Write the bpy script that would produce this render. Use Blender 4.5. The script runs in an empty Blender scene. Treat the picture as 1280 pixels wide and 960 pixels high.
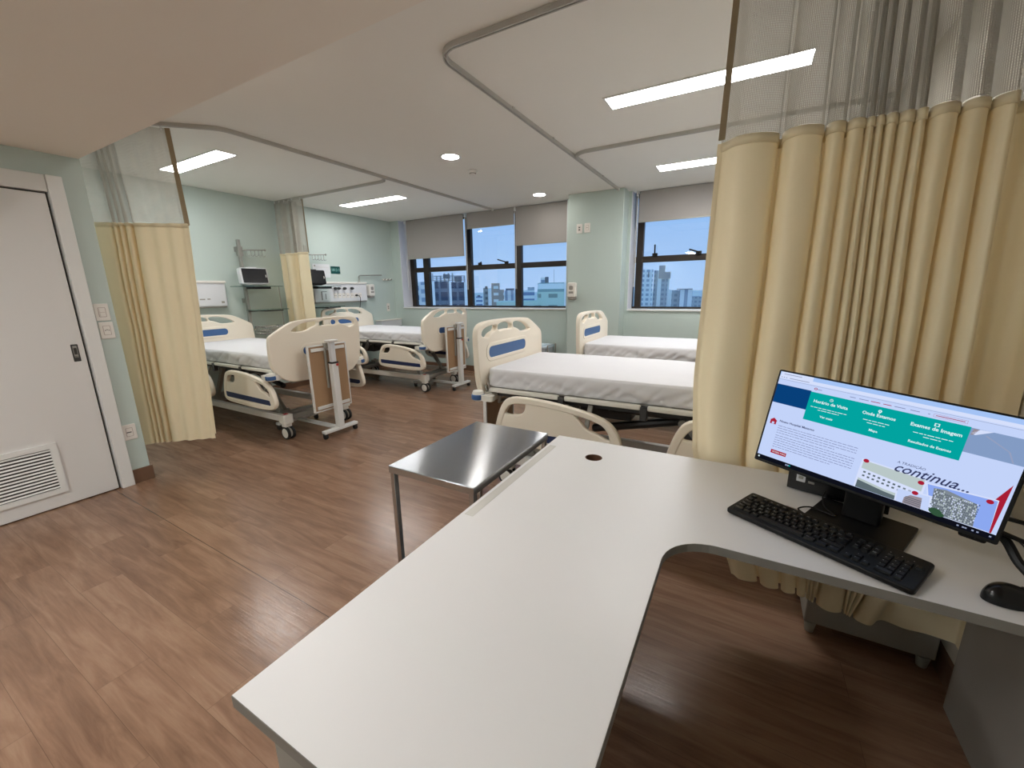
import bpy, bmesh, math, random
from math import pi, sin, cos, radians
from mathutils import Vector, Matrix, noise
random.seed(7)
SC = bpy.context.scene
COL = SC.collection

# ------------------------------------------------------------------ materials
def srgb(r, g, b):
    f = lambda c: (c/255/12.92) if c/255 <= .04045 else ((c/255+.055)/1.055)**2.4
    return (f(r), f(g), f(b), 1)

def mat(name, col, rough=.5, metal=0., var=.04, scale=9., bump=0., spec=.5, stretch=None, coat=0., sheen=0.):
    m = bpy.data.materials.new(name); m.use_nodes = True
    nt = m.node_tree; n = nt.nodes; l = nt.links
    b = n['Principled BSDF']
    b.inputs['Roughness'].default_value = rough; b.inputs['Metallic'].default_value = metal
    b.inputs['Specular IOR Level'].default_value = spec
    if coat: b.inputs['Coat Weight'].default_value = coat; b.inputs['Coat Roughness'].default_value = .12
    tc = n.new('ShaderNodeTexCoord'); src = tc.outputs['Object']
    if stretch:
        mp = n.new('ShaderNodeMapping'); mp.inputs['Scale'].default_value = stretch
        l.new(src, mp.inputs['Vector']); src = mp.outputs['Vector']
    nz = n.new('ShaderNodeTexNoise'); nz.inputs['Scale'].default_value = scale; nz.inputs['Detail'].default_value = 4
    l.new(src, nz.inputs['Vector'])
    mx = n.new('ShaderNodeMix'); mx.data_type = 'RGBA'
    l.new(nz.outputs['Fac'], mx.inputs['Factor'])
    c = col
    mx.inputs['A'].default_value = (c[0]*(1-var), c[1]*(1-var), c[2]*(1-var), 1)
    mx.inputs['B'].default_value = (min(1, c[0]*(1+var)), min(1, c[1]*(1+var)), min(1, c[2]*(1+var)), 1)
    l.new(mx.outputs['Result'], b.inputs['Base Color'])
    if bump:
        bp = n.new('ShaderNodeBump'); bp.inputs['Strength'].default_value = bump; bp.inputs['Distance'].default_value = .01
        l.new(nz.outputs['Fac'], bp.inputs['Height']); l.new(bp.outputs['Normal'], b.inputs['Normal'])
    return m

def emis(name, col, s):
    m = bpy.data.materials.new(name); m.use_nodes = True
    nt = m.node_tree; nt.nodes.clear()
    e = nt.nodes.new('ShaderNodeEmission'); o = nt.nodes.new('ShaderNodeOutputMaterial')
    e.inputs['Color'].default_value = col; e.inputs['Strength'].default_value = s
    nt.links.new(e.outputs[0], o.inputs[0]); return m

def glass_mat(name, tint=(1, 1, 1, 1), refl=.09):
    m = bpy.data.materials.new(name); m.use_nodes = True
    nt = m.node_tree; n = nt.nodes; n.clear(); l = nt.links
    t = n.new('ShaderNodeBsdfTransparent'); t.inputs['Color'].default_value = tint
    g = n.new('ShaderNodeBsdfGlossy'); g.inputs['Roughness'].default_value = .02
    fr = n.new('ShaderNodeLayerWeight'); fr.inputs['Blend'].default_value = .25
    mp = n.new('ShaderNodeMath'); mp.operation = 'MULTIPLY_ADD'; mp.inputs[1].default_value = .5; mp.inputs[2].default_value = refl*.4
    l.new(fr.outputs['Fresnel'], mp.inputs[0])
    mx = n.new('ShaderNodeMixShader'); l.new(mp.outputs[0], mx.inputs[0])
    l.new(t.outputs[0], mx.inputs[1]); l.new(g.outputs[0], mx.inputs[2])
    o = n.new('ShaderNodeOutputMaterial'); l.new(mx.outputs[0], o.inputs[0]); return m

def floor_mat():
    m = bpy.data.materials.new('wood_look_vinyl'); m.use_nodes = True
    nt = m.node_tree; n = nt.nodes; l = nt.links; b = n['Principled BSDF']
    tc = n.new('ShaderNodeTexCoord')
    mp = n.new('ShaderNodeMapping'); mp.inputs['Location'].default_value = (.31, .02, 0)
    l.new(tc.outputs['Object'], mp.inputs['Vector'])
    br = n.new('ShaderNodeTexBrick'); br.offset = .37; br.offset_frequency = 2
    br.inputs['Scale'].default_value = 1.0; br.inputs['Brick Width'].default_value = 1.22; br.inputs['Row Height'].default_value = .162
    br.inputs['Mortar Size'].default_value = .0008; br.inputs['Mortar Smooth'].default_value = .6; br.inputs['Bias'].default_value = 0
    br.inputs['Color1'].default_value = (.5, .5, .5, 1); br.inputs['Color2'].default_value = (0, 0, 0, 1)
    br.inputs['Mortar'].default_value = (.12, .12, .12, 1)
    l.new(mp.outputs[0], br.inputs['Vector'])
    # grain, stretched along the boards
    mp2 = n.new('ShaderNodeMapping'); mp2.inputs['Scale'].default_value = (1.5, 13, 1)
    l.new(tc.outputs['Object'], mp2.inputs['Vector'])
    off = n.new('ShaderNodeVectorMath'); off.operation = 'MULTIPLY_ADD'
    off.inputs[1].default_value = (7.3, 3.1, 0)
    l.new(br.outputs['Color'], off.inputs[0]); l.new(mp2.outputs[0], off.inputs[2])
    n1 = n.new('ShaderNodeTexNoise'); n1.inputs['Scale'].default_value = 1.6; n1.inputs['Detail'].default_value = 7; n1.inputs['Roughness'].default_value = .62; n1.inputs['Distortion'].default_value = .7
    l.new(off.outputs[0], n1.inputs['Vector'])
    mp3 = n.new('ShaderNodeMapping'); mp3.inputs['Scale'].default_value = (3, 60, 1)
    l.new(tc.outputs['Object'], mp3.inputs['Vector'])
    n2 = n.new('ShaderNodeTexNoise'); n2.inputs['Scale'].default_value = 2.2; n2.inputs['Detail'].default_value = 3
    l.new(mp3.outputs[0], n2.inputs['Vector'])
    n3 = n.new('ShaderNodeTexNoise'); n3.inputs['Scale'].default_value = 1.1; n3.inputs['Detail'].default_value = 2
    l.new(tc.outputs['Object'], n3.inputs['Vector'])
    def mth(op, a, bb, c=None):
        k = n.new('ShaderNodeMath'); k.operation = op
        for i, v in enumerate((a, bb, c)):
            if v is None: continue
            if isinstance(v, (int, float)): k.inputs[i].default_value = v
            else: l.new(v, k.inputs[i])
        return k.outputs[0]
    s = mth('MULTIPLY_ADD', n1.outputs['Fac'], 1.15, -.22)
    s = mth('MULTIPLY_ADD', n2.outputs['Fac'], .20, s)
    s = mth('MULTIPLY_ADD', br.outputs['Color'], .42, s)
    s = mth('MULTIPLY_ADD', n3.outputs['Fac'], .16, s)
    s = mth('SUBTRACT', s, .23)
    cr = n.new('ShaderNodeValToRGB'); e = cr.color_ramp.elements
    e[0].position = .08; e[0].color = FLOOR_A
    e[1].position = .78; e[1].color = FLOOR_C
    k = e.new(.42); k.color = FLOOR_B
    l.new(s, cr.inputs['Fac'])
    ms = n.new('ShaderNodeMix'); ms.data_type = 'RGBA'; ms.inputs['B'].default_value = (.03, .02, .014, 1)
    l.new(mth('MULTIPLY', br.outputs['Fac'], .55), ms.inputs['Factor']); l.new(cr.outputs[0], ms.inputs['A'])
    sy = n.new('ShaderNodeSeparateXYZ'); l.new(tc.outputs['Object'], sy.inputs[0])
    d_ = mth('ABSOLUTE', mth('SUBTRACT', mth('MULTIPLY_ADD', sy.outputs[0], .0182, sy.outputs[1]), .929), 0)
    sm = n.new('ShaderNodeMix'); sm.data_type = 'RGBA'; sm.inputs['B'].default_value = (.035, .022, .015, 1)
    l.new(mth('MULTIPLY', mth('LESS_THAN', d_, .0022), .8), sm.inputs['Factor']); l.new(ms.outputs['Result'], sm.inputs['A'])
    l.new(sm.outputs['Result'], b.inputs['Base Color'])
    r = mth('MULTIPLY_ADD', n2.outputs['Fac'], .16, .15); l.new(r, b.inputs['Roughness'])
    bp = n.new('ShaderNodeBump'); bp.inputs['Strength'].default_value = .12; bp.inputs['Distance'].default_value = .004
    l.new(n2.outputs['Fac'], bp.inputs['Height']); l.new(bp.outputs[0], b.inputs['Normal'])
    b.inputs['Specular IOR Level'].default_value = .45
    return m

def mesh_cloth(name, col, cover=.42, period=170.):
    """open net of a hospital curtain: threads and holes from the cloth's own UVs (metres)"""
    m = bpy.data.materials.new(name); m.use_nodes = True
    nt = m.node_tree; n = nt.nodes; n.clear(); l = nt.links
    uv = n.new('ShaderNodeUVMap'); uv.uv_map = 'UVMap'
    sp = n.new('ShaderNodeSeparateXYZ'); l.new(uv.outputs[0], sp.inputs[0])
    def wave(s, k, th):
        a = n.new('ShaderNodeMath'); a.operation = 'MULTIPLY'; a.inputs[1].default_value = k; l.new(s, a.inputs[0])
        f = n.new('ShaderNodeMath'); f.operation = 'FRACT'; l.new(a.outputs[0], f.inputs[0])
        g = n.new('ShaderNodeMath'); g.operation = 'LESS_THAN'; g.inputs[1].default_value = th; l.new(f.outputs[0], g.inputs[0])
        return g.outputs[0]
    w1 = wave(sp.outputs[0], period, cover); w2 = wave(sp.outputs[1], period*.7, cover*.38)
    mx = n.new('ShaderNodeMath'); mx.operation = 'MAXIMUM'; l.new(w1, mx.inputs[0]); l.new(w2, mx.inputs[1])
    nz = n.new('ShaderNodeTexNoise'); nz.inputs['Scale'].default_value = 14; l.new(uv.outputs[0], nz.inputs['Vector'])
    ad = n.new('ShaderNodeMath'); ad.operation = 'MULTIPLY_ADD'; ad.inputs[1].default_value = .34; l.new(nz.outputs['Fac'], ad.inputs[0])
    ml = n.new('ShaderNodeMath'); ml.operation = 'MULTIPLY_ADD'; ml.inputs[1].default_value = .72; ml.inputs[2].default_value = -.02
    l.new(mx.outputs[0], ml.inputs[0]); l.new(ml.outputs[0], ad.inputs[2])
    t = n.new('ShaderNodeBsdfTransparent'); d = n.new('ShaderNodeBsdfDiffuse'); tl = n.new('ShaderNodeBsdfTranslucent')
    d.inputs['Color'].default_value = col; tl.inputs['Color'].default_value = col
    m1 = n.new('ShaderNodeMixShader'); m1.inputs[0].default_value = .45; l.new(d.outputs[0], m1.inputs[1]); l.new(tl.outputs[0], m1.inputs[2])
    m2 = n.new('ShaderNodeMixShader'); l.new(ad.outputs[0], m2.inputs[0]); l.new(t.outputs[0], m2.inputs[1]); l.new(m1.outputs[0], m2.inputs[2])
    o = n.new('ShaderNodeOutputMaterial'); l.new(m2.outputs[0], o.inputs[0]); return m

def facade_mat(name, wall, glass, sx, sz, wx=.6, wz=.5, rough=.7, band=False):
    """rows of windows on a far building, from its own object coordinates"""
    m = bpy.data.materials.new(name); m.use_nodes = True
    nt = m.node_tree; n = nt.nodes; l = nt.links; b = n['Principled BSDF']; b.inputs['Roughness'].default_value = rough
    tc = n.new('ShaderNodeTexCoord'); sp = n.new('ShaderNodeSeparateXYZ'); l.new(tc.outputs['Object'], sp.inputs[0])
    def wave(s, k, th):
        a = n.new('ShaderNodeMath'); a.operation = 'MULTIPLY'; a.inputs[1].default_value = 1/k; l.new(s, a.inputs[0])
        f = n.new('ShaderNodeMath'); f.operation = 'FRACT'; l.new(a.outputs[0], f.inputs[0])
        g = n.new('ShaderNodeMath'); g.operation = 'LESS_THAN'; g.inputs[1].default_value = th; l.new(f.outputs[0], g.inputs[0])
        return g.outputs[0]
    ax = n.new('ShaderNodeMath'); ax.operation = 'ADD'; l.new(sp.outputs[0], ax.inputs[0]); l.new(sp.outputs[1], ax.inputs[1])
    w2 = wave(sp.outputs[2], sz, wz); out = w2
    if not band:
        w1 = wave(ax.outputs[0], sx, wx)
        k = n.new('ShaderNodeMath'); k.operation = 'MULTIPLY'; l.new(w1, k.inputs[0]); l.new(w2, k.inputs[1]); out = k.outputs[0]
    mx = n.new('ShaderNodeMix'); mx.data_type = 'RGBA'; mx.inputs['A'].default_value = wall; mx.inputs['B'].default_value = glass
    l.new(out, mx.inputs['Factor']); l.new(mx.outputs['Result'], b.inputs['Base Color']); return m

FLOOR_A = srgb(110, 82, 65); FLOOR_B = srgb(141, 109, 88); FLOOR_C = srgb(164, 132, 109)
M = {}
M['floor'] = floor_mat()
M['ceil'] = mat('ceiling_paint', srgb(240, 238, 232), .85, var=.012, scale=3)
M['soffit'] = mat('soffit_paint', srgb(240, 233, 224), .85, var=.012, scale=3)
M['mint'] = mat('mint_wall_paint', srgb(192, 206, 201), .55, var=.015, scale=4)
M['sage'] = mat('sage_wall_paint', srgb(187, 201, 196), .6, var=.015, scale=4)
M['creamwall'] = mat('cream_wall_paint', srgb(204, 198, 184), .6, var=.015, scale=4)
M['white'] = mat('white_paint', srgb(228, 228, 226), .4, var=.015)
M['door'] = mat('white_door_laminate', srgb(222, 220, 218), .42, var=.012, scale=3)
M['lilac'] = mat('white_reveal_paint', srgb(226, 226, 232), .5, var=.01)
M['baseb'] = mat('brown_skirting', srgb(112, 84, 66), .4, var=.1, scale=14)
M['bronze'] = mat('dark_bronze_aluminium', srgb(46, 38, 33), .35, .3, var=.1)
M['glass'] = glass_mat('window_glass', (.96, .98, 1, 1))
M['blind'] = mat('grey_blind_fabric', srgb(160, 156, 153), .9, var=.03, scale=120)
M['alu'] = mat('satin_aluminium', srgb(158, 158, 152), .42, .55, var=.03)
M['track'] = mat('off_white_track', srgb(186, 184, 178), .45, .1, var=.02)
M['steel2'] = mat('stainless_tube', srgb(176, 178, 180), .24, 1., var=.05, scale=6)
M['steel'] = mat('brushed_stainless', srgb(176, 179, 183), .20, 1., var=.06, scale=6, stretch=(1.5, 90, 2))
_b = M['steel'].node_tree.nodes['Principled BSDF']; _b.inputs['Anisotropic'].default_value = .96
_t = M['steel'].node_tree.nodes.new('ShaderNodeCombineXYZ'); _t.inputs[1].default_value = 1.0; M['steel'].node_tree.links.new(_t.outputs[0], _b.inputs['Tangent'])
M['chrome'] = mat('chrome', srgb(200, 200, 200), .15, 1., var=.02)
M['darkmetal'] = mat('dark_grey_metal', srgb(70, 70, 70), .45, .4, var=.08)
M['greymetal'] = mat('grey_painted_metal', srgb(158, 156, 148), .45, .15, var=.05)
M['cream'] = mat('cream_bed_plastic', srgb(244, 235, 219), .38, var=.02, scale=3)
M['creamw'] = mat('white_bed_plastic', srgb(230, 228, 220), .4, var=.02)
M['blue'] = mat('blue_inlay_plastic', srgb(62, 100, 152), .4, var=.05)
M['navy'] = mat('navy_strip_plastic', srgb(38, 52, 92), .4, var=.05)
M['sheet'] = mat('white_fitted_sheet', srgb(224, 224, 228), .75, var=.015, scale=5, bump=.2)
M['tyre'] = mat('black_rubber', srgb(30, 30, 30), .6, var=.1)
M['woodb'] = mat('tan_laminate_board', srgb(166, 134, 102), .45, var=.12, scale=5, stretch=(1, 1, .12))
M['vinyl'] = mat('cream_curtain_vinyl', srgb(247, 233, 200), .42, var=.025, scale=3, spec=.45)
def translucent(m, col, f):
    nt = m.node_tree; b = nt.nodes['Principled BSDF']; o = [n for n in nt.nodes if n.type == 'OUTPUT_MATERIAL'][0]
    t = nt.nodes.new('ShaderNodeBsdfTranslucent'); t.inputs['Color'].default_value = col
    x = nt.nodes.new('ShaderNodeMixShader'); x.inputs[0].default_value = f
    nt.links.new(b.outputs[0], x.inputs[1]); nt.links.new(t.outputs[0], x.inputs[2]); nt.links.new(x.outputs[0], o.inputs[0])
translucent(M['vinyl'], srgb(246, 226, 186), .10)
M['net'] = mesh_cloth('curtain_net', srgb(186, 181, 170), .70, 190.)
M['hem'] = mat('curtain_edge_tape', srgb(150, 132, 104), .7, var=.05)
M['desk'] = mat('white_desk_laminate', srgb(227, 226, 226), .36, var=.012, scale=2.5)
M['deskedge'] = mat('grey_desk_edge', srgb(124, 121, 116), .5, var=.03)
M['deskleg'] = mat('grey_desk_panel', srgb(150, 146, 140), .55, var=.03)
M['black'] = mat('black_plastic', srgb(13, 13, 14), .45, var=.1, spec=.3)
M['blackg'] = mat('glossy_black_plastic', srgb(13, 13, 15), .22, var=.1, spec=.4)
M['key'] = mat('black_keycap', srgb(15, 15, 17), .32, var=.06, spec=.35)
M['legend'] = mat('key_legend_white', srgb(190, 190, 190), .5, var=.02)
M['screenoff'] = mat('switched_off_screen', srgb(22, 23, 28), .25, var=.05)
M['panel'] = mat('white_plastic_panel', srgb(220, 222, 226), .4, var=.015)
M['outlet'] = mat('ivory_plastic', srgb(230, 226, 220), .4, var=.01)
M['dkslot'] = mat('dark_slot', srgb(60, 56, 54), .6, var=.1)
M['pinkline'] = mat('pinkish_line', srgb(176, 160, 154), .6, var=.05)
M['green'] = mat('dark_green_sign', srgb(10, 74, 70), .4, var=.04)
M['signtx'] = mat('pale_sign_lettering', srgb(150, 200, 195), .5, var=.02)
M['glassh'] = glass_mat('shelf_glass', (.72, .82, .78, 1), .2)
M['binlid'] = mat('pale_bin_lid', srgb(205, 222, 234), .4, var=.02)
M['binbody'] = mat('grey_bin_body', srgb(168, 176, 182), .5, var=.03)
M['dispg'] = mat('grey_dispenser_plastic', srgb(150, 146, 140), .4, var=.04)
M['red'] = mat('red_plastic', srgb(180, 40, 36), .4, var=.05)
M['tape'] = mat('clear_tape', srgb(200, 198, 192), .3, var=.02)
M['hole'] = mat('grommet_brown', srgb(96, 66, 48), .6, var=.05)
M['usb'] = mat('blue_usb_plug', srgb(50, 100, 190), .4, var=.05)
LAMP = 29.0
M['led'] = emis('led_panel_light', (1, .986, .965, 1), LAMP)
M['down'] = emis('downlight_light', (1, .95, .88, 1), LAMP*2.4)

# ------------------------------------------------------------------ helpers
def fin(o, smooth=True, ang=35, bevel=0., seg=2):
    if bevel:
        md = o.modifiers.new('bevel', 'BEVEL'); md.width = bevel; md.segments = seg; md.limit_method = 'ANGLE'; md.angle_limit = radians(40)
    if smooth and o.data.polygons:
        o.data.polygons.foreach_set('use_smooth', [True]*len(o.data.polygons)); o.data.set_sharp_from_angle(angle=radians(ang))
    return o

def root_loc(p):
    v = Vector((0, 0, 0))
    while p is not None: v += p.location; p = p.parent
    return v

class MB:
    """collects shapes in world (or local) coordinates and links them as ONE mesh object"""
    def __init__(s): s.v = []; s.f = []; s.mi = []; s.mats = []; s.cur = 0
    def m(s, key):
        mt = M[key] if isinstance(key, str) else key
        if mt not in s.mats: s.mats.append(mt)
        s.cur = s.mats.index(mt); return s
    def add(s, vs, fs, T=None):
        o = len(s.v)
        for p in vs:
            p = Vector(p); s.v.append(T @ p if T else p)
        for f in fs: s.f.append([i+o for i in f]); s.mi.append(s.cur)
        return s
    def box(s, x0, x1, y0, y1, z0, z1, T=None):
        vs = [(x, y, z) for x in (x0, x1) for y in (y0, y1) for z in (z0, z1)]
        return s.add(vs, [(0, 1, 3, 2), (4, 6, 7, 5), (0, 4, 5, 1), (2, 3, 7, 6), (0, 2, 6, 4), (1, 5, 7, 3)], T)
    def beam(s, a, b, w, h, up=(0, 0, 1)):
        a = Vector(a); b = Vector(b); d = (b-a).normalized(); u = Vector(up)
        sd = d.cross(u)
        if sd.length < 1e-4: sd = d.cross(Vector((1, 0, 0)))
        sd.normalize(); u = sd.cross(d)
        vs = []
        for p in (a, b):
            for i, j in ((-1, -1), (1, -1), (1, 1), (-1, 1)): vs.append(p+sd*(i*w/2)+u*(j*h/2))
        return s.add(vs, [(3, 2, 1, 0), (4, 5, 6, 7), (0, 1, 5, 4), (1, 2, 6, 5), (2, 3, 7, 6), (3, 0, 4, 7)])
    def tube(s, pts, r, n=10, closed=False):
        pts = [Vector(p) for p in pts]; k = len(pts); rings = []
        prev = None
        for i, p in enumerate(pts):
            if closed: d = pts[(i+1) % k]-pts[i-1]
            else: d = pts[min(i+1, k-1)]-pts[max(i-1, 0)]
            d.normalize()
            if prev is None:
                a = d.cross(Vector((0, 0, 1)))
                if a.length < 1e-3: a = d.cross(Vector((1, 0, 0)))
            else: a = prev-d*prev.dot(d)
            a.normalize(); prev = a; bb = d.cross(a)
            rr = r[i] if isinstance(r, (list, tuple)) else r
            rings.append([p+a*(rr*cos(2*pi*j/n))+bb*(rr*sin(2*pi*j/n)) for j in range(n)])
        vs = [q for ring in rings for q in ring]; fs = []
        for i in range(k if closed else k-1):
            for j in range(n):
                fs.append((i*n+j, i*n+(j+1) % n, ((i+1) % k)*n+(j+1) % n, ((i+1) % k)*n+j))
        if not closed: fs += [tuple(range(n-1, -1, -1)), tuple(range((k-1)*n, k*n))]
        return s.add(vs, fs)
    def lathe(s, prof, c, axis='z', n=24, T=None):
        """prof: (radius, height) pairs from one end to the other"""
        vs = []; k = len(prof); c = Vector(c)
        for r, h in prof:
            for j in range(n):
                a = 2*pi*j/n; x, y = r*cos(a), r*sin(a)
                p = Vector((x, y, h)) if axis == 'z' else Vector((h, x, y)) if axis == 'x' else Vector((x, h, y))
                if axis == 'y': p = Vector((x, h, -y))
                vs.append(c+p)
        fs = [(i*n+j, i*n+(j+1) % n, (i+1)*n+(j+1) % n, (i+1)*n+j) for i in range(k-1) for j in range(n)]
        fs += [tuple(range(n-1, -1, -1)), tuple(range((k-1)*n, k*n))]
        return s.add(vs, fs, T)
    def prism(s, poly, z0, z1, T=None):
        n = len(poly)
        vs = [(x, y, z0) for x, y in poly]+[(x, y, z1) for x, y in poly]
        fs = [tuple(range(n-1, -1, -1)), tuple(range(n, 2*n))]+[(i, (i+1) % n, n+(i+1) % n, n+i) for i in range(n)]
        return s.add(vs, fs, T)
    def mesh(s, me, T=None):
        vs = [v.co.copy() for v in me.vertices]; return s.add(vs, [tuple(p.vertices) for p in me.polygons], T)
    def build(s, name, parent=None, bevel=0., seg=2, smooth=True, ang=35, local=False, fixn=True):
        me = bpy.data.meshes.new(name)
        off = Vector((0, 0, 0)) if local or parent is None else root_loc(parent)
        me.from_pydata([v-off for v in s.v], [], s.f)
        for mt in s.mats: me.materials.append(mt)
        me.polygons.foreach_set('material_index', s.mi)
        if fixn:
            bm = bmesh.new(); bm.from_mesh(me); bmesh.ops.recalc_face_normals(bm, faces=bm.faces); bm.to_mesh(me); bm.free()
        me.update()
        o = bpy.data.objects.new(name, me); COL.objects.link(o); o.parent = parent
        return fin(o, smooth, ang, bevel, seg)

def tag(o, label=None, cat=None, group=None, kind=None):
    if label: o['label'] = label
    if cat: o['category'] = cat
    if group: o['group'] = group
    if kind: o['kind'] = kind
    return o
def thing(name, loc, label, cat, group=None, rz=0.):
    o = bpy.data.objects.new(name, None); COL.objects.link(o); o.empty_display_size = .1
    o.location = loc; o.rotation_euler = (0, 0, rz)
    return tag(o, label, cat, group)
def struct(o): o['kind'] = 'structure'; return o
def sroot(name, loc=(0, 0, 0)):
    o = bpy.data.objects.new(name, None); COL.objects.link(o); o.location = loc; return struct(o)
def copy_tree(o, parent=None):
    c = o.copy(); COL.objects.link(c); c.parent = parent
    for ch in list(o.children): copy_tree(ch, c)
    return c

def curve_mesh(splines, ext, bevel=0., res=2, smooth_iter=2):
    """filled flat outline with holes -> rounded plate mesh (outline in XY, thickness along Z)"""
    cu = bpy.data.curves.new('outline', 'CURVE'); cu.dimensions = '2D'; cu.fill_mode = 'BOTH'
    cu.extrude = max(ext/2-bevel, 0.0005); cu.bevel_depth = bevel; cu.bevel_resolution = res
    for pts in splines:
        for _ in range(smooth_iter):
            q = []
            for i in range(len(pts)):
                a, b = pts[i], pts[(i+1) % len(pts)]
                q += [(a[0]*.75+b[0]*.25, a[1]*.75+b[1]*.25), (a[0]*.25+b[0]*.75, a[1]*.25+b[1]*.75)]
            pts = q
        sp = cu.splines.new('POLY'); sp.points.add(len(pts)-1); sp.use_cyclic_u = True
        for p, (x, y) in zip(sp.points, pts): p.co = (x, y, 0, 1)
    ob = bpy.data.objects.new('outline', cu); COL.objects.link(ob)
    dg = bpy.context.evaluated_depsgraph_get(); me = bpy.data.meshes.new_from_object(ob.evaluated_get(dg))
    bpy.data.objects.remove(ob); bpy.data.curves.remove(cu)
    return me
def text_mesh(txt, size, ext=0.0, shear=0., align='CENTER', bold=0.):
    cu = bpy.data.curves.new('lettering', 'FONT'); cu.body = txt; cu.size = size; cu.extrude = ext; cu.shear = shear
    cu.align_x = align; cu.align_y = 'CENTER'; cu.resolution_u = 2; cu.offset = bold
    ob = bpy.data.objects.new('lettering', cu); COL.objects.link(ob)
    dg = bpy.context.evaluated_depsgraph_get(); me = bpy.data.meshes.new_from_object(ob.evaluated_get(dg))
    bpy.data.objects.remove(ob); bpy.data.curves.remove(cu)
    return me
def rrect(x0, x1, y0, y1, r, n=5):
    out = []
    for cx, cy, a0 in ((x1-r, y1-r, 0), (x0+r, y1-r, 90), (x0+r, y0+r, 180), (x1-r, y0+r, 270)):
        for i in range(n+1):
            a = radians(a0+90*i/n); out.append((cx+r*cos(a), cy+r*sin(a)))
    return out
def arc(c, r, a0, a1, n=8): return [(c[0]+r*cos(radians(a0+(a1-a0)*i/n)), c[1]+r*sin(radians(a0+(a1-a0)*i/n))) for i in range(n+1)]
def catmull(pts, sub=6):
    out = []; n = len(pts)
    for i in range(n-1):
        p0, p1, p2, p3 = pts[max(i-1, 0)], pts[i], pts[i+1], pts[min(i+2, n-1)]
        for k in range(sub):
            t = k/sub
            out.append(tuple(.5*(2*b+(c-a)*t+(2*a-5*b+4*c-d)*t*t+(3*b-a-3*c+d)*t**3) for a, b, c, d in zip(p0, p1, p2, p3)))
    out.append(tuple(pts[-1])); return out
# plate standing in a wall plane: 2D (a,b) -> world
def T_x(x): return Matrix(((0, 0, 1, x), (1, 0, 0, 0), (0, 1, 0, 0), (0, 0, 0, 1)))     # outline = (y,z), thickness along +x
def T_y(y): return Matrix(((1, 0, 0, 0), (0, 0, -1, y), (0, 1, 0, 0), (0, 0, 0, 1)))    # outline = (x,z), thickness along -y

# ------------------------------------------------------------------ room shell
XB, XR, YW, ZC, XD, YR, ZS = -6.02, .78, 6.05, 2.72, -4.054, 1.236, 2.349
YBK, YG = -2.4, 6.33
def sbox(name, key, *b, bevel=0.): return struct(MB().m(key).box(*b).build(name, bevel=bevel))
sbox('floor', 'floor', XB-.15, XR+.15, YBK-.15, YW+.45, -.1, 0)
sbox('ceiling', 'ceil', XB-.15, XR+.15, 1.23, YW+.45, ZC, ZC+.12)
sbox('ceiling_soffit', 'soffit', XB-.15, XR+.15, YBK-.15, 1.23, ZS, ZC+.12)
sbox('wall_bed', 'mint', XB-.15, XB, YR-.12, YW+.45, 0, ZC)
sbox('wall_right', 'creamwall', XR, XR+.15, YBK, YW+.45, 0, ZC)
sbox('wall_back', 'mint', XD, XR, YBK-.15, YBK, 0, ZS)
mb = MB().m('mint')
mb.box(XD-.12, XD, YBK, .13, 0, ZS).box(XD-.12, XD, 1.06, YR, 0, ZS).box(XD-.12, XD, .13, 1.06, 2.12, ZS)
mb.box(XB, XD-.12, YR-.12, YR, 0, ZC).box(XD-.12, XD, 1.2305, YR, ZS, ZC)
struct(mb.build('wall_door'))
mb = MB().m('sage')
mb.box(XB, XR, YW, YW+.40, 0, 1.115)
mb.box(XB, -5.81, YW, YW+.40, 1.115, ZC).box(-2.43, -1.49, YW, YW+.40, 1.115, ZC).box(.66, XR, YW, YW+.40, 1.115, ZC)
struct(mb.build('wall_window'))
mb = MB().m('sage').box(-2.31, -1.53, 5.79, YW, 0, ZC)
struct(mb.build('wall_pillar', bevel=.006))
mb = MB().m('lilac')
for a in (-5.81, .66-.006, -2.43-.006+0, -1.49): mb.box(a, a+.006, YW+.001, YG-.03, 1.137, ZC-.001)
struct(mb.build('trim_1'))          # painted window reveals
mb = MB().m('white').box(-5.81, -2.43, YW-.022, YG+.04, 1.115, 1.137).box(-1.49, .66, YW-.022, YG+.04, 1.115, 1.137)
struct(mb.build('trim_2', bevel=.004))  # window sills
sbox('baseboard_window', 'baseb', XB+.002, XR, YW-.014, YW, 0, .10)
sbox('baseboard_bed', 'baseb', XB, XB+.014, YR, YW-.015, 0, .10)
sbox('baseboard_door', 'baseb', XD, XD+.013, 1.119, YR+.013, 0, .11)
sbox('baseboard_pillar', 'baseb', -2.324, -1.516, 5.776, 5.79, 0, .10)
sbox('baseboard_right', 'baseb', XR-.013, XR, YBK, YW-.015, 0, .10)

# windows: dark bronze frames, panes, latches
def window(name, xs, edges, panes_x, latches):
    w = sroot(name, (sum(edges)/2, YG, 1.137))
    mb = MB().m('bronze')
    for a, b in xs: mb.box(a, b, YG-.03, YG+.04, 1.137, ZC)
    mb.box(edges[0], edges[1], YG-.028, YG+.038, 1.79, 1.875)
    mb.box(edges[0], edges[1], YG-.025, YG+.035, 1.137, 1.165).box(edges[0], edges[1], YG-.025, YG+.035, ZC-.05, ZC)
    mb.build('window_frame', w, bevel=.004)
    for a, b in panes_x:
        for z0, z1 in ((1.16, 1.795), (1.87, ZC-.04)):
            MB().m('glass').box(a, b, YG+.004, YG+.010, z0, z1).build('window_pane', w, smooth=False)
    for x, d in latches:
        h = MB().m('black').box(x-.035, x+.035, YG-.055, YG-.03, 1.865, 1.91)
        h.beam((x, YG-.06, 1.895), (x+d[0], YG-.075, 1.895+d[1]), .018, .02)
        h.build('window_latch', w, bevel=.003)
    return w
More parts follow.
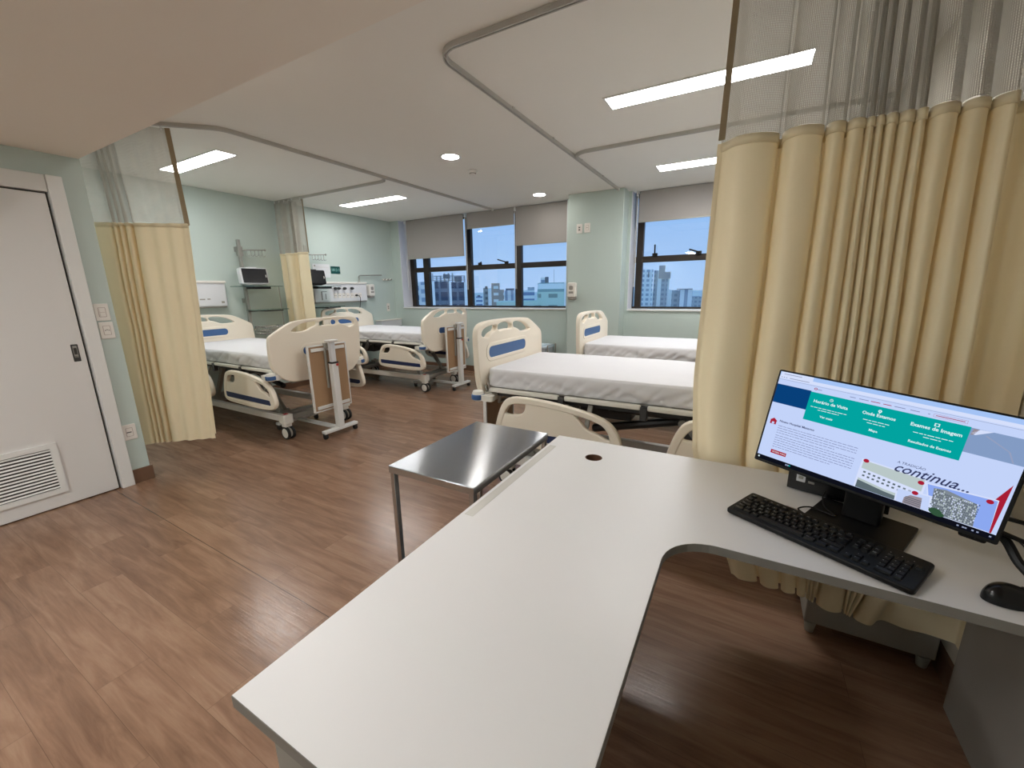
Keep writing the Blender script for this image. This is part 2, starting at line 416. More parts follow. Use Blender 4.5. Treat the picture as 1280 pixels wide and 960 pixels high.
window('window_1', [(-5.81, -5.70), (-5.476, -5.345), (-4.469, -4.354), (-3.466, -3.342), (-2.53, -2.43)], (-5.81, -2.43),
       [(-5.71, -5.46), (-5.36, -4.45), (-4.37, -3.45), (-3.36, -2.52)], [(-4.16, (.05, .02)), (-3.62, (-.16, .05))])
window('window_2', [(-1.49, -1.478), (-1.452, -1.36), (-.42, -.30), (.57, .66)], (-1.49, .66),
       [(-1.484, -1.44), (-1.37, -.41), (-.31, .58)], [(-1.19, (.0, .13)), (-.62, (-.12, .04))])

# roller blinds
def blind(x0, x1, zb, label, chain):
    b = thing('roller_blind', ((x0+x1)/2, YW+.06, ZC), label, 'window blind', 'grey roller blinds')
    MB().m('blind').box(x0, x1, YW+.058, YW+.061, zb+.02, ZC-.006).build('blind_fabric', b, smooth=False)
    MB().m('greymetal').box(x0, x1, YW+.052, YW+.067, zb, zb+.022).build('bottom_bar', b, bevel=.004)
    mb = MB().m('alu').tube([(x0, YW+.085, ZC-.035), (x1, YW+.085, ZC-.035)], .022, 14); mb.build('roller_tube', b)
    if chain:
        mb = MB().m('white'); xc = chain
        mb.box(xc-.012, xc+.012, YW+.05, YW+.09, ZC-.06, ZC)
        mb.tube([(xc, YW+.055, ZC-.06), (xc, YW+.052, 1.45)], .004, 6).tube([(xc+.012, YW+.07, ZC-.06), (xc+.012, YW+.066, 1.45)], .004, 6)
        mb.build('pull_chain', b)
blind(-5.67, -4.365, 2.022, 'long grey roller blind in the window corner beside the pale bed wall', -5.70)
blind(-4.285, -3.365, 2.455, 'short grey roller blind drawn higher than the two beside it', -4.325)
blind(-3.33, -2.45, 2.125, 'grey roller blind half drawn next to the pillar', -3.348)
blind(-1.40, .62, 2.31, 'wide grey roller blind between the pillar and the near curtain', -1.43)

# door 1
d = sroot('door_1', (XD, .6, 0))
MB().m('door').box(XD-.03, XD+.008, .15, 1.028, .008, 2.095).build('door_leaf', d, bevel=.003)
MB().m('dkslot').box(XD-.06, XD-.03, .13, 1.06, .0, 2.118).build('gap_shade_backing', d, smooth=False)  # dark backing colours in the shade of the gap round the leaf
mb = MB().m('white').box(XD-.028, XD+.034, 1.041, 1.118, 0, 2.21).box(XD-.028, XD+.022, .06, .137, 0, 2.21)
mb.build('door_jamb', d, bevel=.004)
MB().m('white').box(XD-.028, XD+.021, .137, 1.041, 2.106, 2.21).build('door_head', d, bevel=.004)
# flush pull
mb = MB().m('darkmetal').prism(rrect(.962, .998, .995, 1.115, .004, 2), .0, .003, T_x(XD+.008)).m('alu').prism(rrect(.969, .991, 1.022, 1.105, .003, 2), .0, .0035, T_x(XD+.008))
mb.m('dkslot').prism(rrect(.972, .988, 1.045, 1.09, .003, 2), .0, .004, T_x(XD+.008)).m('chrome').box(XD+.01, XD+.014, .972, .988, 1.028, 1.034)
mb.build('flush_handle', d, smooth=False)
# louvred grille
gx = XD+.008; g0, g1, gz0, gz1 = .27, .735, .14, .43
mb = MB().m('white')
mb.box(gx, gx+.012, g0-.035, g1+.035, gz1, gz1+.035).box(gx, gx+.012, g0-.035, g1+.035, gz0-.035, gz0).box(gx, gx+.012, g0-.035, g0, gz0, gz1).box(gx, gx+.012, g1, g1+.035, gz0, gz1)
n = 13
for i in range(n):
    z = gz0+(i+.5)*(gz1-gz0)/n
    mb.beam((gx+.004, g0, z), (gx+.004, g1, z), .012, .003, up=(.75, 0, .66))
mb.m('dkslot').box(gx-.0005, gx+.0005, g0, g1, gz0, gz1)
mb.build('louvre_grille', d, smooth=False)

# ------------------------------------------------------------------ ceiling fixtures
def lamp(x0, x1, y0, y1, label, ZC=ZC):
    t = thing('ceiling_light', ((x0+x1)/2, (y0+y1)/2, ZC), label, 'ceiling light', 'recessed LED panels')
    mb = MB().m('white'); w = .016
    mb.box(x0-w, x1+w, y0-w, y0, ZC-.008, ZC).box(x0-w, x1+w, y1, y1+w, ZC-.008, ZC).box(x0-w, x0, y0, y1, ZC-.008, ZC).box(x1, x1+w, y0, y1, ZC-.008, ZC)
    mb.build('frame', t, bevel=.002)
    MB().m('led').box(x0, x1, y0, y1, ZC-.006, ZC-.001).build('diffuser', t, smooth=False)
lamp(-5.46, -4.34, 2.275, 2.445, 'bright rectangular ceiling panel seen partly through the curtain net by the door')
lamp(-5.485, -4.30, 4.505, 4.69, 'bright rectangular ceiling panel over the far bed near the window blinds')
lamp(-.985, .20, 3.12, 3.31, 'long bright ceiling panel cut by the edge of the near curtain')
lamp(-.985, .20, 5.0, 5.235, 'bright ceiling panel over the bed by the second window')
lamp(-1.56, -1.36, -.55, .40, 'recessed panel in the dropped ceiling over the aisle beside the desk', ZS)
lamp(-2.66, -2.26, -2.2, -1.0, 'recessed panel in the dropped ceiling at the back of the aisle', ZS)
def downlight(x, y, z, label):
    t = thing('downlight', (x, y, z), label, 'downlight', 'round recessed downlights')
    MB().m('white').lathe([(.082, -.002), (.10, -.004), (.108, -.001), (.108, 0)], (x, y, z)).build('trim_ring', t)
    MB().m('down').lathe([(.082, -.003), (.06, -.0035), (.02, -.0036), (.001, -.0037)], (x, y, z)).build('lens', t, smooth=False)
downlight(-2.672, 3.572, ZC, 'larger round downlight in mid ceiling next to the smoke detector')
downlight(-2.655, 5.561, ZC, 'small round downlight just in front of the window blinds')
downlight(-2.67, 1.58, ZC, 'round downlight tucked behind the dropped ceiling edge')
t = thing('smoke_detector', (-2.755, 4.075, ZC), 'small white smoke detector on the ceiling beside the round downlight', 'smoke detector')
MB().m('white').lathe([(.05, 0), (.052, -.012), (.046, -.02), (.03, -.022)], (-2.755, 4.075, ZC)).build('base', t)
MB().m('outlet').lathe([(.034, -.02), (.036, -.03), (.03, -.045), (.012, -.05), (.001, -.051)], (-2.755, 4.075, ZC)).m('dkslot').lathe([(.0365, -.031), (.0365, -.036)], (-2.755, 4.075, ZC)).build('sensor_head', t)

def track(name, paths, label):
    t = thing(name, (paths[0][0][0], paths[0][0][1], ZC), label, 'curtain track', 'ceiling curtain tracks')
    for i, p in enumerate(paths):
        mb = MB().m('track'); k = len(p)
        L = []; w = .0125
        for j in range(k):
            a = Vector(p[max(j-1, 0)]); b = Vector(p[min(j+1, k-1)]); dd = (b-a).normalized(); nn = Vector((-dd.y, dd.x)); L.append((Vector(p[j]), nn))
        vs = []; fs = []
        for c, nn in L:
            for s, z in ((-1, ZC), (-1, ZC-.028), (-.35, ZC-.028), (-.35, ZC-.012), (.35, ZC-.012), (.35, ZC-.028), (1, ZC-.028), (1, ZC)):
                q = c+nn*(s*w); vs.append((q.x, q.y, z))
        for j in range(k-1):
            for q in range(8): fs.append((j*8+q, j*8+(q+1) % 8, (j+1)*8+(q+1) % 8, (j+1)*8+q))
        fs += [tuple(range(8)), tuple(range((k-1)*8, k*8))]
        mb.add(vs, fs)
        if i == 0:
            for j in range(0, k-1):
                a, b = Vector(p[j]), Vector(p[j+1]); n = int((b-a).length/.75)
                for q in range(1, n+1):
                    c = a.lerp(b, q/(n+1)); mb.box(c.x-.02, c.x+.02, c.y-.015, c.y+.015, ZC-.014, ZC)
        mb.build('rail' if i == 0 else 'branch_rail', t, ang=30)
        if i == 0:
            MB().m('white').box(p[-1][0]-.016, p[-1][0]+.016, p[-1][1]-.02, p[-1][1]+.004, ZC-.032, ZC).build('end_cap', t, bevel=.003)
    return t
near_c = arc((-1.47, 2.19), .14, 270, 180, 8)
track('curtain_track', [[(.775, 2.05), (-.4, 2.05)]+near_c+[(-1.61, 5.785)], arc((-1.45, 4.23), .15, 180, 270, 7)+[(.775, 4.08)]], 'aluminium ceiling track with rounded corner carrying the near curtain to the pillar')
track('curtain_track', [[(-4.50, 1.25), (-4.0, 1.75)]+arc((-3.93+.0, 2.1), .2, -45, 0, 5)+[(-3.727, 6.05)], arc((-3.93, 3.64), .2, 0, 90, 7)+[(-6.01, 3.84)]], 'aluminium ceiling track running between the far beds to the window blinds')

# ------------------------------------------------------------------ curtains
def lerp(a, b, t): return a+(b-a)*t
def curtain(levels, zt, zm, zb, label, tilt=0., hem_right=None, sub=6, name='bed_curtain', hooks=True):
    """levels: [(z, [(x,y)...])] from top to bottom, same count of control points"""
    c0 = levels[0][1][0]
    t = thing(name, (c0[0], c0[1], 0), label, 'curtain', 'cream hospital curtains with net tops')
    def row(z):
        for (za, pa), (zb_, pb) in zip(levels, levels[1:]):
            if z >= zb_ or (zb_, pb) == (levels[-1][0], levels[-1][1]):
                k = (za-z)/(za-zb_); k = max(0, min(1, k))
                return catmull([(lerp(a[0], b[0], k), lerp(a[1], b[1], k)) for a, b in zip(pa, pb)], sub)
    def sheet(nm, key, z0, z1, nz, wob, parent=t, k0=0, k1=None, push=0.):
        rows = []
        for i in range(nz+1):
            z = lerp(z0, z1, i/nz); r = row(z)[k0:k1]; dr = tilt*max(0, 1-(z-zb)/.5) if nm == 'fabric_panel' else 0
            rows.append([(x+wob*noise.noise((x*9, z*1.7, 3.1)), y+push+wob*noise.noise((x*11, z*1.9, 8.3)), z+dr*(1-q_/len(r))+(.006*noise.noise((x*14, 2.2, .4)) if i == nz else 0)) for q_, (x, y) in enumerate(r)])
        nx = len(rows[0]); vs = [q for r in rows for q in r]
        me = bpy.data.meshes.new(nm); fs = [(i*nx+j, i*nx+j+1, (i+1)*nx+j+1, (i+1)*nx+j) for i in range(nz) for j in range(nx-1)]
        me.from_pydata(vs_off(vs), [], fs); me.materials.append(M[key])
        uv = me.uv_layers.new(name='UVMap'); u = [0]
        for j in range(1, nx): u.append(u[-1]+(Vector(rows[0][j])-Vector(rows[0][j-1])).length)
        for lp in me.loops:
            vi = lp.vertex_index; uv.data[lp.index].uv = (u[vi % nx], rows[vi//nx][0][2])
        o = bpy.data.objects.new(nm, me); COL.objects.link(o); o.parent = parent
        return fin(o, True, 80)
    def vs_off(vs): return [Vector(v)-t.location for v in vs]
    net = sheet('net_panel', 'net', zt, zm+.004, 10, .002)
    cl = sheet('fabric_panel', 'vinyl', zm, zb, 40, .006)
    h = sheet('hem_band', 'vinyl', zm+.002, zm-.028, 1, .006, cl, push=-.002); sd = h.modifiers.new('thickness', 'SOLIDIFY'); sd.thickness = .006; sd.offset = 0
    if hooks:
        r = row(zt)
        for j in range(3, len(r), max(6, len(r)//12)):
            MB().m('white').tube([(r[j][0], r[j][1], zt-.015), (r[j][0], r[j][1], ZC-.030)], .004, 6).box(r[j][0]-.006, r[j][0]+.006, r[j][1]-.006, r[j][1]+.006, ZC-.040, ZC-.029).build('glider_hook', t)
    return t, row
def edge_tape(t, row, zs, idx, w, key='hem', dx=0., dy=0., up=(0, 1, 0)):
    mb = MB().m(key); pts = []
    for z in zs:
        r = row(z); pts.append((r[idx][0]+dx, r[idx][1]+dy, z))
    for a, b in zip(pts, pts[1:]): mb.beam(a, b, w, .004, up=up)
    return mb.build('edge_tape', t)

# the near curtain behind the desk: tight folds, leading edge towards the beds
fx_top = [-.139, .053, .177, .238, .287, .310, .334, .368, .407, .434, .510, .573, .640, .700, .765]
fx_mid = [-.151, .040, .185, .247, .295, .330, .360, .393, .424, .470, .524, .600, .670, .730, .765]
fx_low = [-.128, .050, .172, .236, .290, .327, .362, .400, .446, .490, .545, .612, .680, .735, .768]
fx_bot = [.057, .160, .234, .293, .327, .336, .345, .354, .446, .455, .464, .473, .562, .69, .765]
def folds(xs, yc, amp, pinch=.55):
    """from tuck to tuck: out towards the room on each fold, back at each tuck"""
    out = [(xs[0], yc-amp*.3)]
    for i in range(len(xs)-1):
        a, b = xs[i], xs[i+1]; w = b-a; A = amp*min(1.25, .55+w*5)
        out += [(a+w*.10, yc-A*.35), (a+w*.32, yc-A), (a+w*.66, yc-A*.97), (a+w*.96, yc-A*.4)]
        if i < len(xs)-2: out += [(b-.006, yc+amp*.75), (b+.012, yc+amp*.8)]
    k = 2*6                                                  # the last stretch hangs flat and set back along the wall
    out = out[:-13]; b = xs[-3]
    out += [(b+.01, yc+amp*.9), (lerp(b, xs[-1], .4), yc+amp*.7), (lerp(b, xs[-1], .75), yc+amp*.8), (xs[-1], yc+amp*.5), (xs[-1]+.004, yc), (xs[-1]+.004, yc-amp*.9)]
    return out
LV = [(2.678, folds([x*.985 for x in fx_top], 2.02, .05)), (1.97, folds(fx_top, 1.905, .055)), (1.05, folds(fx_mid, 1.885, .065)), (.74, folds(fx_low, 1.838, .045)), (.175, folds(fx_bot, 1.815, .030))]
ct, crow = curtain(LV, 2.678, 1.965, .175, tilt=.05, label='large cream curtain in tight folds hanging behind the desk and monitor')
edge_tape(ct, crow, [2.678-.05*i for i in range(15)], 0, .022)
edge_tape(ct, crow, [1.965-.06*i for i in range(25)], 0, .016, 'vinyl', dx=-.004)

# curtain beside the door, hung on the slant of its track
def along(P0, P1, tf):
    P0 = Vector(P0); P1 = Vector(P1); d = (P1-P0); nn = Vector((d.y, -d.x)).normalized()
    return [tuple(P0+d*t+nn*o) for t, o in tf]
pl = [(0, .0), (.06, .02), (.14, .026), (.205, .02), (.215, -.03), (.225, -.03), (.235, .022), (.265, .024), (.275, -.03), (.285, -.03), (.295, .022), (.325, .024), (.335, -.03), (.345, -.03), (.355, .022), (.40, .026), (.41, -.03), (.42, -.02), (.44, .02),
      (.52, .028), (.60, .008), (.68, .026), (.76, .006), (.84, .024), (.92, .004), (.96, .014), (1, .012)]
LV = [(2.678, along((-4.45, 1.315), (-3.985, 1.765), [(a, b*.8) for a, b in pl])), (1.99, along((-4.46, 1.345), (-3.96, 1.775), pl)), (.2, along((-4.41, 1.305), (-3.99, 1.705), pl))]
dt, drow = curtain(LV, 2.678, 1.99, .20, 'cream curtain with pleats hanging beside the white door')
edge_tape(dt, drow, [2.678-.05*i for i in range(15)], -1, .034, up=(.69, -.72, 0))
edge_tape(dt, drow, [1.99-.07*i for i in range(26)], -1, .016, 'vinyl', up=(.69, -.72, 0))

# curtain gathered between the two far beds
pm = [(0, .0), (.05, .05), (.12, .07), (.17, .02), (.19, -.05), (.22, -.05), (.25, .04), (.35, .08), (.45, .06), (.50, -.02), (.52, -.06), (.55, -.05), (.57, .03), (.60, .05), (.63, -.03), (.65, -.04), (.68, .04), (.78, .08), (.90, .05), (1, .02)]
LV = [(2.678, along((-6.0, 3.84), (-5.38, 3.84), pm)), (1.99, along((-6.0, 3.83), (-5.36, 3.83), pm)), (.22, along((-5.99, 3.82), (-5.37, 3.83), pm))]
gt, grow = curtain(LV, 2.678, 1.99, .22, 'slim gathered cream curtain hanging between the two far beds')
edge_tape(gt, grow, [2.678-.05*i for i in range(15)], -1, .022)

# ------------------------------------------------------------------ hospital beds (foot towards local +x)
BOARD = [(-.505, .80), (-.50, 1.02), (-.475, 1.055), (-.29, 1.15), (-.22, 1.17), (.05, 1.183), (.29, 1.185), (.44, 1.176), (.495, 1.15), (.513, 1.10), (.511, 1.03), (.497, .78), (.46, .69), (.38, .615), (.30, .60), (-.2, .60), (-.34, .61), (-.42, .66), (-.49, .75)]
HOLES = [[(.465, 1.093), (.44, 1.140), (.262, 1.155), (.272, 1.112), (.345, 1.10), (.375, 1.078)],
         [(.238, 1.157), (.040, 1.156), (.032, 1.112), (.12, 1.118), (.243, 1.112)],
         [(.016, 1.155), (-.15, 1.147), (-.235, 1.12), (-.295, 1.085), (-.12, 1.078), (-.06, 1.102), (.008, 1.112)]]
PILL = rrect(-.185, .385, .925, 1.012, .040, 5)
def grow(h, d):
    cx = sum(p[0] for p in h)/len(h); cy = sum(p[1] for p in h)/len(h); wx = max(abs(p[0]-cx) for p in h); wy = max(abs(p[1]-cy) for p in h)
    return [(cx+(x-cx)*(1+d/wx), cy+(y-cy)*(1+d*1.25/wy)) for x, y in h]
HOLES = [grow(h, .017) for h in HOLES]
board_me = curve_mesh([BOARD]+HOLES, .046, .010, 3, 2)
rim_me = curve_mesh([rrect(-.21, .41, .905, 1.033, .055, 5), PILL], .012, .004, 1, 0)
pill_me = curve_mesh([PILL], .008, .002, 1, 0)
PILL3 = rrect(-.185, .135, .925, 1.012, .040, 5)
rim3_me = curve_mesh([rrect(-.21, .16, .905, 1.033, .055, 5), PILL3], .012, .004, 1, 0); pill3_me = curve_mesh([PILL3], .008, .002, 1, 0)
RAIL = [(.185, .46), (.19, .395), (.26, .372), (.435, .365), (.75, .355), (.98, .365), (1.045, .395), (1.055, .455), (1.02, .555), (.93, .625), (.66, .672), (.42, .688), (.29, .678), (.235, .62)]
RH1 = [(.268, .622), (.30, .648), (.41, .660), (.412, .615), (.388, .582), (.335, .570), (.255, .572)]
RH2 = [(.745, .61), (.80, .625), (.90, .60), (.965, .555), (.985, .505), (.955, .50), (.90, .525), (.84, .535), (.80, .575)]
RH1 = grow(RH1, .016); RH2 = grow(RH2, .018)
rail_me = curve_mesh([RAIL, RH1, RH2], .034, .010, 2, 2)
rim2_me = curve_mesh([[(x+(.62-x)*-.0, z) for x, z in RAIL], [(.62+(x-.62)*.93, .52+(z-.52)*.84) for x, z in RAIL]], .044, .008, 2, 2)

def sheet_block(mb, x0, x1, y0, y1, z0, z1, seed):
    n_ = 420; pr = rrect(x0, x1, y0, y1, .06, 8)
    # resample the plan outline
    seg = [Vector(p) for p in pr]; L = [0]
    for i in range(len(seg)): L.append(L[-1]+(seg[(i+1) % len(seg)]-seg[i]).length)
    def at(s):
        for i in range(len(seg)):
            if s <= L[i+1]:
                t = (s-L[i])/(L[i+1]-L[i]) if L[i+1] > L[i] else 0; return seg[i].lerp(seg[(i+1) % len(seg)], t)
        return seg[0]
    c = Vector(((x0+x1)/2, (y0+y1)/2)); lv = [(.0, -.010, 0), (.08, -.002, 0), (.17, .002, 0), (.27, .005, 0), (.38, .007, 0), (.5, .007, 0), (.62, .006, 0), (.74, .004, 0), (.86, .0, 0), (.95, -.006, 0), (1.0, -.018, 0)]
    vs = []; fs = []; H = z1-z0
    for h, off, _ in lv:
        for i in range(n_):
            s = L[-1]*i/n_; p = at(s); d = (p-c); d = Vector((d.x/abs(x1-x0), d.y/abs(y1-y0))).normalized()
            q = s*6.5+seed*7; w = min(1, (1-h)*1.5)*min(1, .25+h*3)
            a_ = noise.noise((q*.9+h*1.6, h*.8, seed)); b_ = abs(noise.noise((q*2.1-h*2.2, h*.7, seed+4))); c_ = abs(noise.noise((q*1.3+h*3.0, h*.5, seed+9)))
            wr = (a_*.018-max(0, .22-b_)*.085-max(0, .14-c_)*.08)*w
            p2 = p+d*(off+wr)
            vs.append((p2.x, p2.y, z0+H*h))
    k = len(lv)
    fs += [(r*n_+i, r*n_+(i+1) % n_, (r+1)*n_+(i+1) % n_, (r+1)*n_+i) for r in range(k-1) for i in range(n_)]
    base = len(vs)
    for q, sc in enumerate((.97, .80, .5)):
        for i in range(n_):
            p = at(L[-1]*i/n_); p = c+(p-c)*sc
            vs.append((p.x, p.y, z1+.003*noise.noise((p.x*4, p.y*6, seed))+(0 if q == 0 else .004)))
    r0 = (k-1)*n_
    for q in range(3):
        a = r0 if q == 0 else base+(q-1)*n_; b = base+q*n_
        fs += [(a+i, a+(i+1) % n_, b+(i+1) % n_, b+i) for i in range(n_)]
    fs.append(tuple(range(base+2*n_, base+3*n_))); fs.append(tuple(range(n_-1, -1, -1)))
    mb.add(vs, fs)

def make_bed():
    t = thing('hospital_bed', (0, 0, 0), '-', 'hospital bed', 'adjustable hospital beds with cream end boards')
    for sx, nm in ((1.035, 'footboard'), (-1.035, 'headboard')):
        flip = Matrix.Identity(4) if sx > 0 else Matrix.Rotation(pi, 4, 'Z')
        T = flip @ T_x(abs(sx))
        b = MB().m('cream').mesh(board_me, T).build(nm, t, local=True, ang=50, fixn=False)
        for io, dz_ in ((-.0215, 0), (.0215, -.085)):       # mattress side, and lower on the outer side
            Q = T @ Matrix.Translation((0, dz_, io))
            MB().m('cream').mesh(rim_me if io < 0 else rim3_me, Q).build('inset_rim', b, local=True, ang=50, fixn=False)
            p = MB().m('blue').mesh(pill_me if io < 0 else pill3_me, Q).build('blue_inset', b, local=True, ang=50, fixn=False); p['label'] = 'blue rounded inset of the board'
    mb = MB().m('sheet'); sheet_block(mb, -1.0, 1.0, -.445, .445, .735, .862, 1.3)
    o = mb.build('mattress', t, local=True, ang=60); o['label'] = 'mattress under a white fitted sheet'
    mb = MB().m('greymetal').box(-.99, .99, -.42, .42, .70, .733).m('darkmetal').box(-.95, .95, -.38, .38, .655, .70)
    mb.build('mattress_deck', t, local=True, bevel=.004)
    for s in (-1, 1):
        for a, b_ in ((-.97, -.56), (-.52, -.12), (-.08, .40), (.44, .97)):
            MB().m('creamw').box(a, b_, s*.452-.014, s*.452+.014, .700, .732).build('deck_edge_rail', t, local=True, bevel=.008)
        for x in (-.54, -.10, .42): MB().m('darkmetal').box(x-.02, x+.02, s*.45-.02, s*.45+.02, .64, .725).build('rail_bracket', t, local=True, bevel=.003)
        # rail arms, four side rails
        for x0, rot in ((.0, s > 0), (-1.13, s > 0)):
            T = Matrix.Translation((x0, s*.515, 0)) @ T_y(0)
            if rot: T = Matrix.Translation((1.24+2*x0, 0, 0)) @ Matrix(((-1, 0, 0, 0), (0, 1, 0, 0), (0, 0, 1, 0), (0, 0, 0, 1))) @ T
            r = MB().m('cream').mesh(rail_me, T).mesh(rim2_me, T).build('side_rail', t, local=True, ang=50)
            a, b_ = (.225, .985)
            if rot: a, b_ = 1.24-b_, 1.24-a
            MB().m('navy').prism([(a+x0, .415), (b_+x0, .405), (b_+x0-.01, .452), (a+x0, .468)], -.020, .020, Matrix.Translation((0, s*.515, 0)) @ T_y(0)).build('navy_strip', r, local=True)
            for xx in (.42, .82): MB().m('greymetal').beam((xx+x0, s*.40, .66), (xx+x0, s*.495, .50), .03, .014).build('rail_arm', t, local=True, bevel=.002)
        for sx in (-1, 1):
            x = sx*1.055
            mb = MB().m('creamw').box(sx*1.0-.05, sx*1.0+.05, s*.40-.06, s*.40+.14-.08, .655, .69)
            mb.beam((sx*.98, s*.42, .672), (sx*1.06, s*.50, .672), .06, .05)
            mb.prism(rrect(min(sx*.90, sx*1.04), max(sx*.90, sx*1.04), s*.512-.028, s*.512+.028, .015, 3), .650, .690)
            mb.lathe([(.034, .645), (.042, .655), (.042, .70), (.036, .715), (.012, .72)], (x-sx*.03, s*.515, 0))
            mb.m('chrome').tube([(sx*.985, s*.46, .70), (sx*.99, s*.475, .745), (sx*.975, s*.47, .77), (sx*.96, s*.46, .72)], .006, 6)
            k = mb.build('corner_bumper', t, local=True, bevel=.003)
            MB().m('blue').lathe([(.043, .655), (.048, .660), (.048, .688), (.043, .692)], (x-sx*.03, s*.515, 0)).build('blue_ring', k, local=True)
    # under-structure: end frame, lift arms, motor
    mb = MB().m('darkmetal').box(-.62, -.30, -.18, .18, .50, .655).box(.05, .42, -.10, .10, .54, .655)
    mb.tube([(-.25, .0, .56), (.35, .0, .42)], .03, 10); mb.build('actuator', t, local=True, bevel=.01)
    for s in (-1, 1):
        for xa, xb in ((-.62, -.30), (.72, .40)):
            mb = MB().m('greymetal').beam((xa, s*.25, .24), (xb, s*.27, .66), .035, .05)
            mb.tube([(xa, s*.21, .24), (xa, s*.29, .24)], .03, 10).tube([(xb, s*.23, .64), (xb, s*.31, .64)], .026, 10)
            mb.build('lift_arm', t, local=True, bevel=.003)
        mb = MB().m('outlet').beam((-.86, s*.345, .21), (.86, s*.345, .21), .05, .065); mb.build('base_beam', t, local=True, bevel=.006)
    for x in (-.86, -.62, .72, .86): MB().m('greymetal').beam((x, -.345, .21), (x, .345, .21), .06, .05).build('cross_member', t, local=True, bevel=.004)
    MB().m('greymetal').tube([(.97, -.30, .64), (.985, -.30, .585), (.985, .30, .585), (.97, .30, .64)], .012, 8).build('push_bar', t, local=True)
    MB().m('darkmetal').prism(rrect(-.30, .20, -.16, .16, .03, 4), .575, .64).build('motor_cover', t, local=True, bevel=.01)
    for sx in (-1, 1):
        for s in (-1, 1):
            x, y = sx*.88, s*.345
            c = MB().m('creamw').prism(rrect(x-.055, x+.055, y-.05, y+.05, .02, 4), .165, .255).prism(rrect(x-.04, x+.04, y-.036, y+.036, .015, 4), .13, .166)
            c.m('red').box(x-.02, x+.02, y-s*.0-.02, y+.02, .255, .262)
            k = c.build('caster', t, local=True, bevel=.006)
            for w in (-.026, .026):
                mb = MB().m('tyre').lathe([(.05, -.012), (.064, -.011), (.0665, 0), (.064, .011), (.05, .012)], (x+.012*sx, y+w, .0665), axis='y', n=28)
                mb.m('creamw').lathe([(.004, -.016), (.04, -.015), (.05, -.0115), (.05, .0115), (.04, .015), (.004, .016)], (x+.012*sx, y+w, .0665), axis='y', n=28)
                mb.build('caster_wheel', k, local=True)
    return t
bed0 = make_bed()
beds = [(-4.80, 2.655, 0, 'hospital bed beside the curtain by the door, tan table at its foot'),
        (-4.845, 4.79, 0, 'hospital bed in the far corner, head under the white gas outlet panel'),
        (-.56, 2.835, pi, 'hospital bed with white sheet just behind the stainless steel table'),
        (-.485, 4.64, pi, 'hospital bed along the second window, beside the pillar')]
for i, (x, y, rz, lb) in enumerate(beds):
    b = bed0 if i == 0 else copy_tree(bed0)
    b.location = (x, y, 0); b.rotation_euler = (0, 0, rz); b['label'] = lb
    up = .035 if i == 2 else 0
    for ch in b.children:
        nm = ch.name.split('.')[0]
        if nm in ('caster', 'base_beam', 'cross_member', 'lift_arm', 'actuator'): continue
        ch.location.z += up
        if i > 1 and nm in ('side_rail', 'rail_arm'): ch.location.x -= .18; ch.location.z += .015      # lowered further towards the head

# ------------------------------------------------------------------ overbed tables, tops folded down
def make_overbed():
    t = thing('overbed_table', (0, 0, 0), '-', 'overbed table', 'overbed tables with tan folded tops')
    mb = MB().m('white').box(-.03, .03, -.20, .20, .058, .088).box(-.68, -.03, -.025, .025, .055, .085).box(-.74, -.68, -.24, .24, .058, .088)
    mb.build('base_frame', t, local=True, bevel=.006)
    for x, y in ((0, -.18), (0, .18), (-.71, -.22), (-.71, .22)):
        mb = MB().m('tyre').lathe([(.006, -.016), (.022, -.016), (.026, -.010), (.026, .010), (.022, .016), (.006, .016)], (x, y, .026), axis='y', n=18)
        mb.m('darkmetal').box(x-.014, x+.014, y-.02, y+.02, .045, .06); mb.build('caster', t, local=True)
    mb = MB().m('white').box(-.03, .03, -.035, .035, .085, .76); mb.build('outer_column', t, local=True, bevel=.008)
    mb = MB().m('panel').box(-.021, .021, -.026, .026, .75, .975).m('white').box(-.03, .045, -.055, .05, .965, .985).m('tyre').box(-.033, .033, -.038, .038, .748, .765)
    mb.build('inner_column', t, local=True, bevel=.004)
    MB().m('red').lathe([(.012, .0), (.014, .01), (.008, .016)], (.03, .018, .735), axis='x', n=12).build('lock_button', t, local=True)
    bx = -.075
    b = MB().m('woodb').box(bx-.011, bx+.011, -.212, .212, .285, .925).build('table_top', t, local=True)
    b['label'] = 'tan wood-look table top hanging down'
    mb = MB().m('white')
    for a, c in (((-.214, .285), (-.214, .925)), ((.214, .285), (.214, .925))): mb.beam((bx, a[0], a[1]-.01), (bx, c[0], c[1]+.01), .014, .030, up=(1, 0, 0))
    for z in (.278, .932): mb.beam((bx, -.22, z), (bx, .22, z), .030, .014)
    for z in (.315, .895): mb.beam((bx+.020, -.19, z), (bx+.020, .19, z), .012, .034)
    mb.build('edge_frame', b, local=True, bevel=.004)
    mb = MB().m('greymetal').box(bx+.011, -.02, -.05, .03, .90, .955).beam((bx+.025, -.045, .50), (bx+.025, -.045, .90), .018, .02); mb.build('hinge_bracket', t, local=True, bevel=.003)
    return t
ob0 = make_overbed()
for i, (x, y, rz, lb) in enumerate([(-3.545, 2.645, 0, 'tan and white overbed table parked at the foot of the bed near the door curtain'),
                                    (-3.615, 4.855, 0, 'tan and white overbed table parked at the foot of the far corner bed'),
                                    (-1.775, 2.79, pi, 'overbed table mostly hidden behind the end board of the bed by the steel table')]):
    o = ob0 if i == 0 else copy_tree(ob0)
    o.location = (x, y, 0); o.rotation_euler = (0, 0, rz); o['label'] = lb

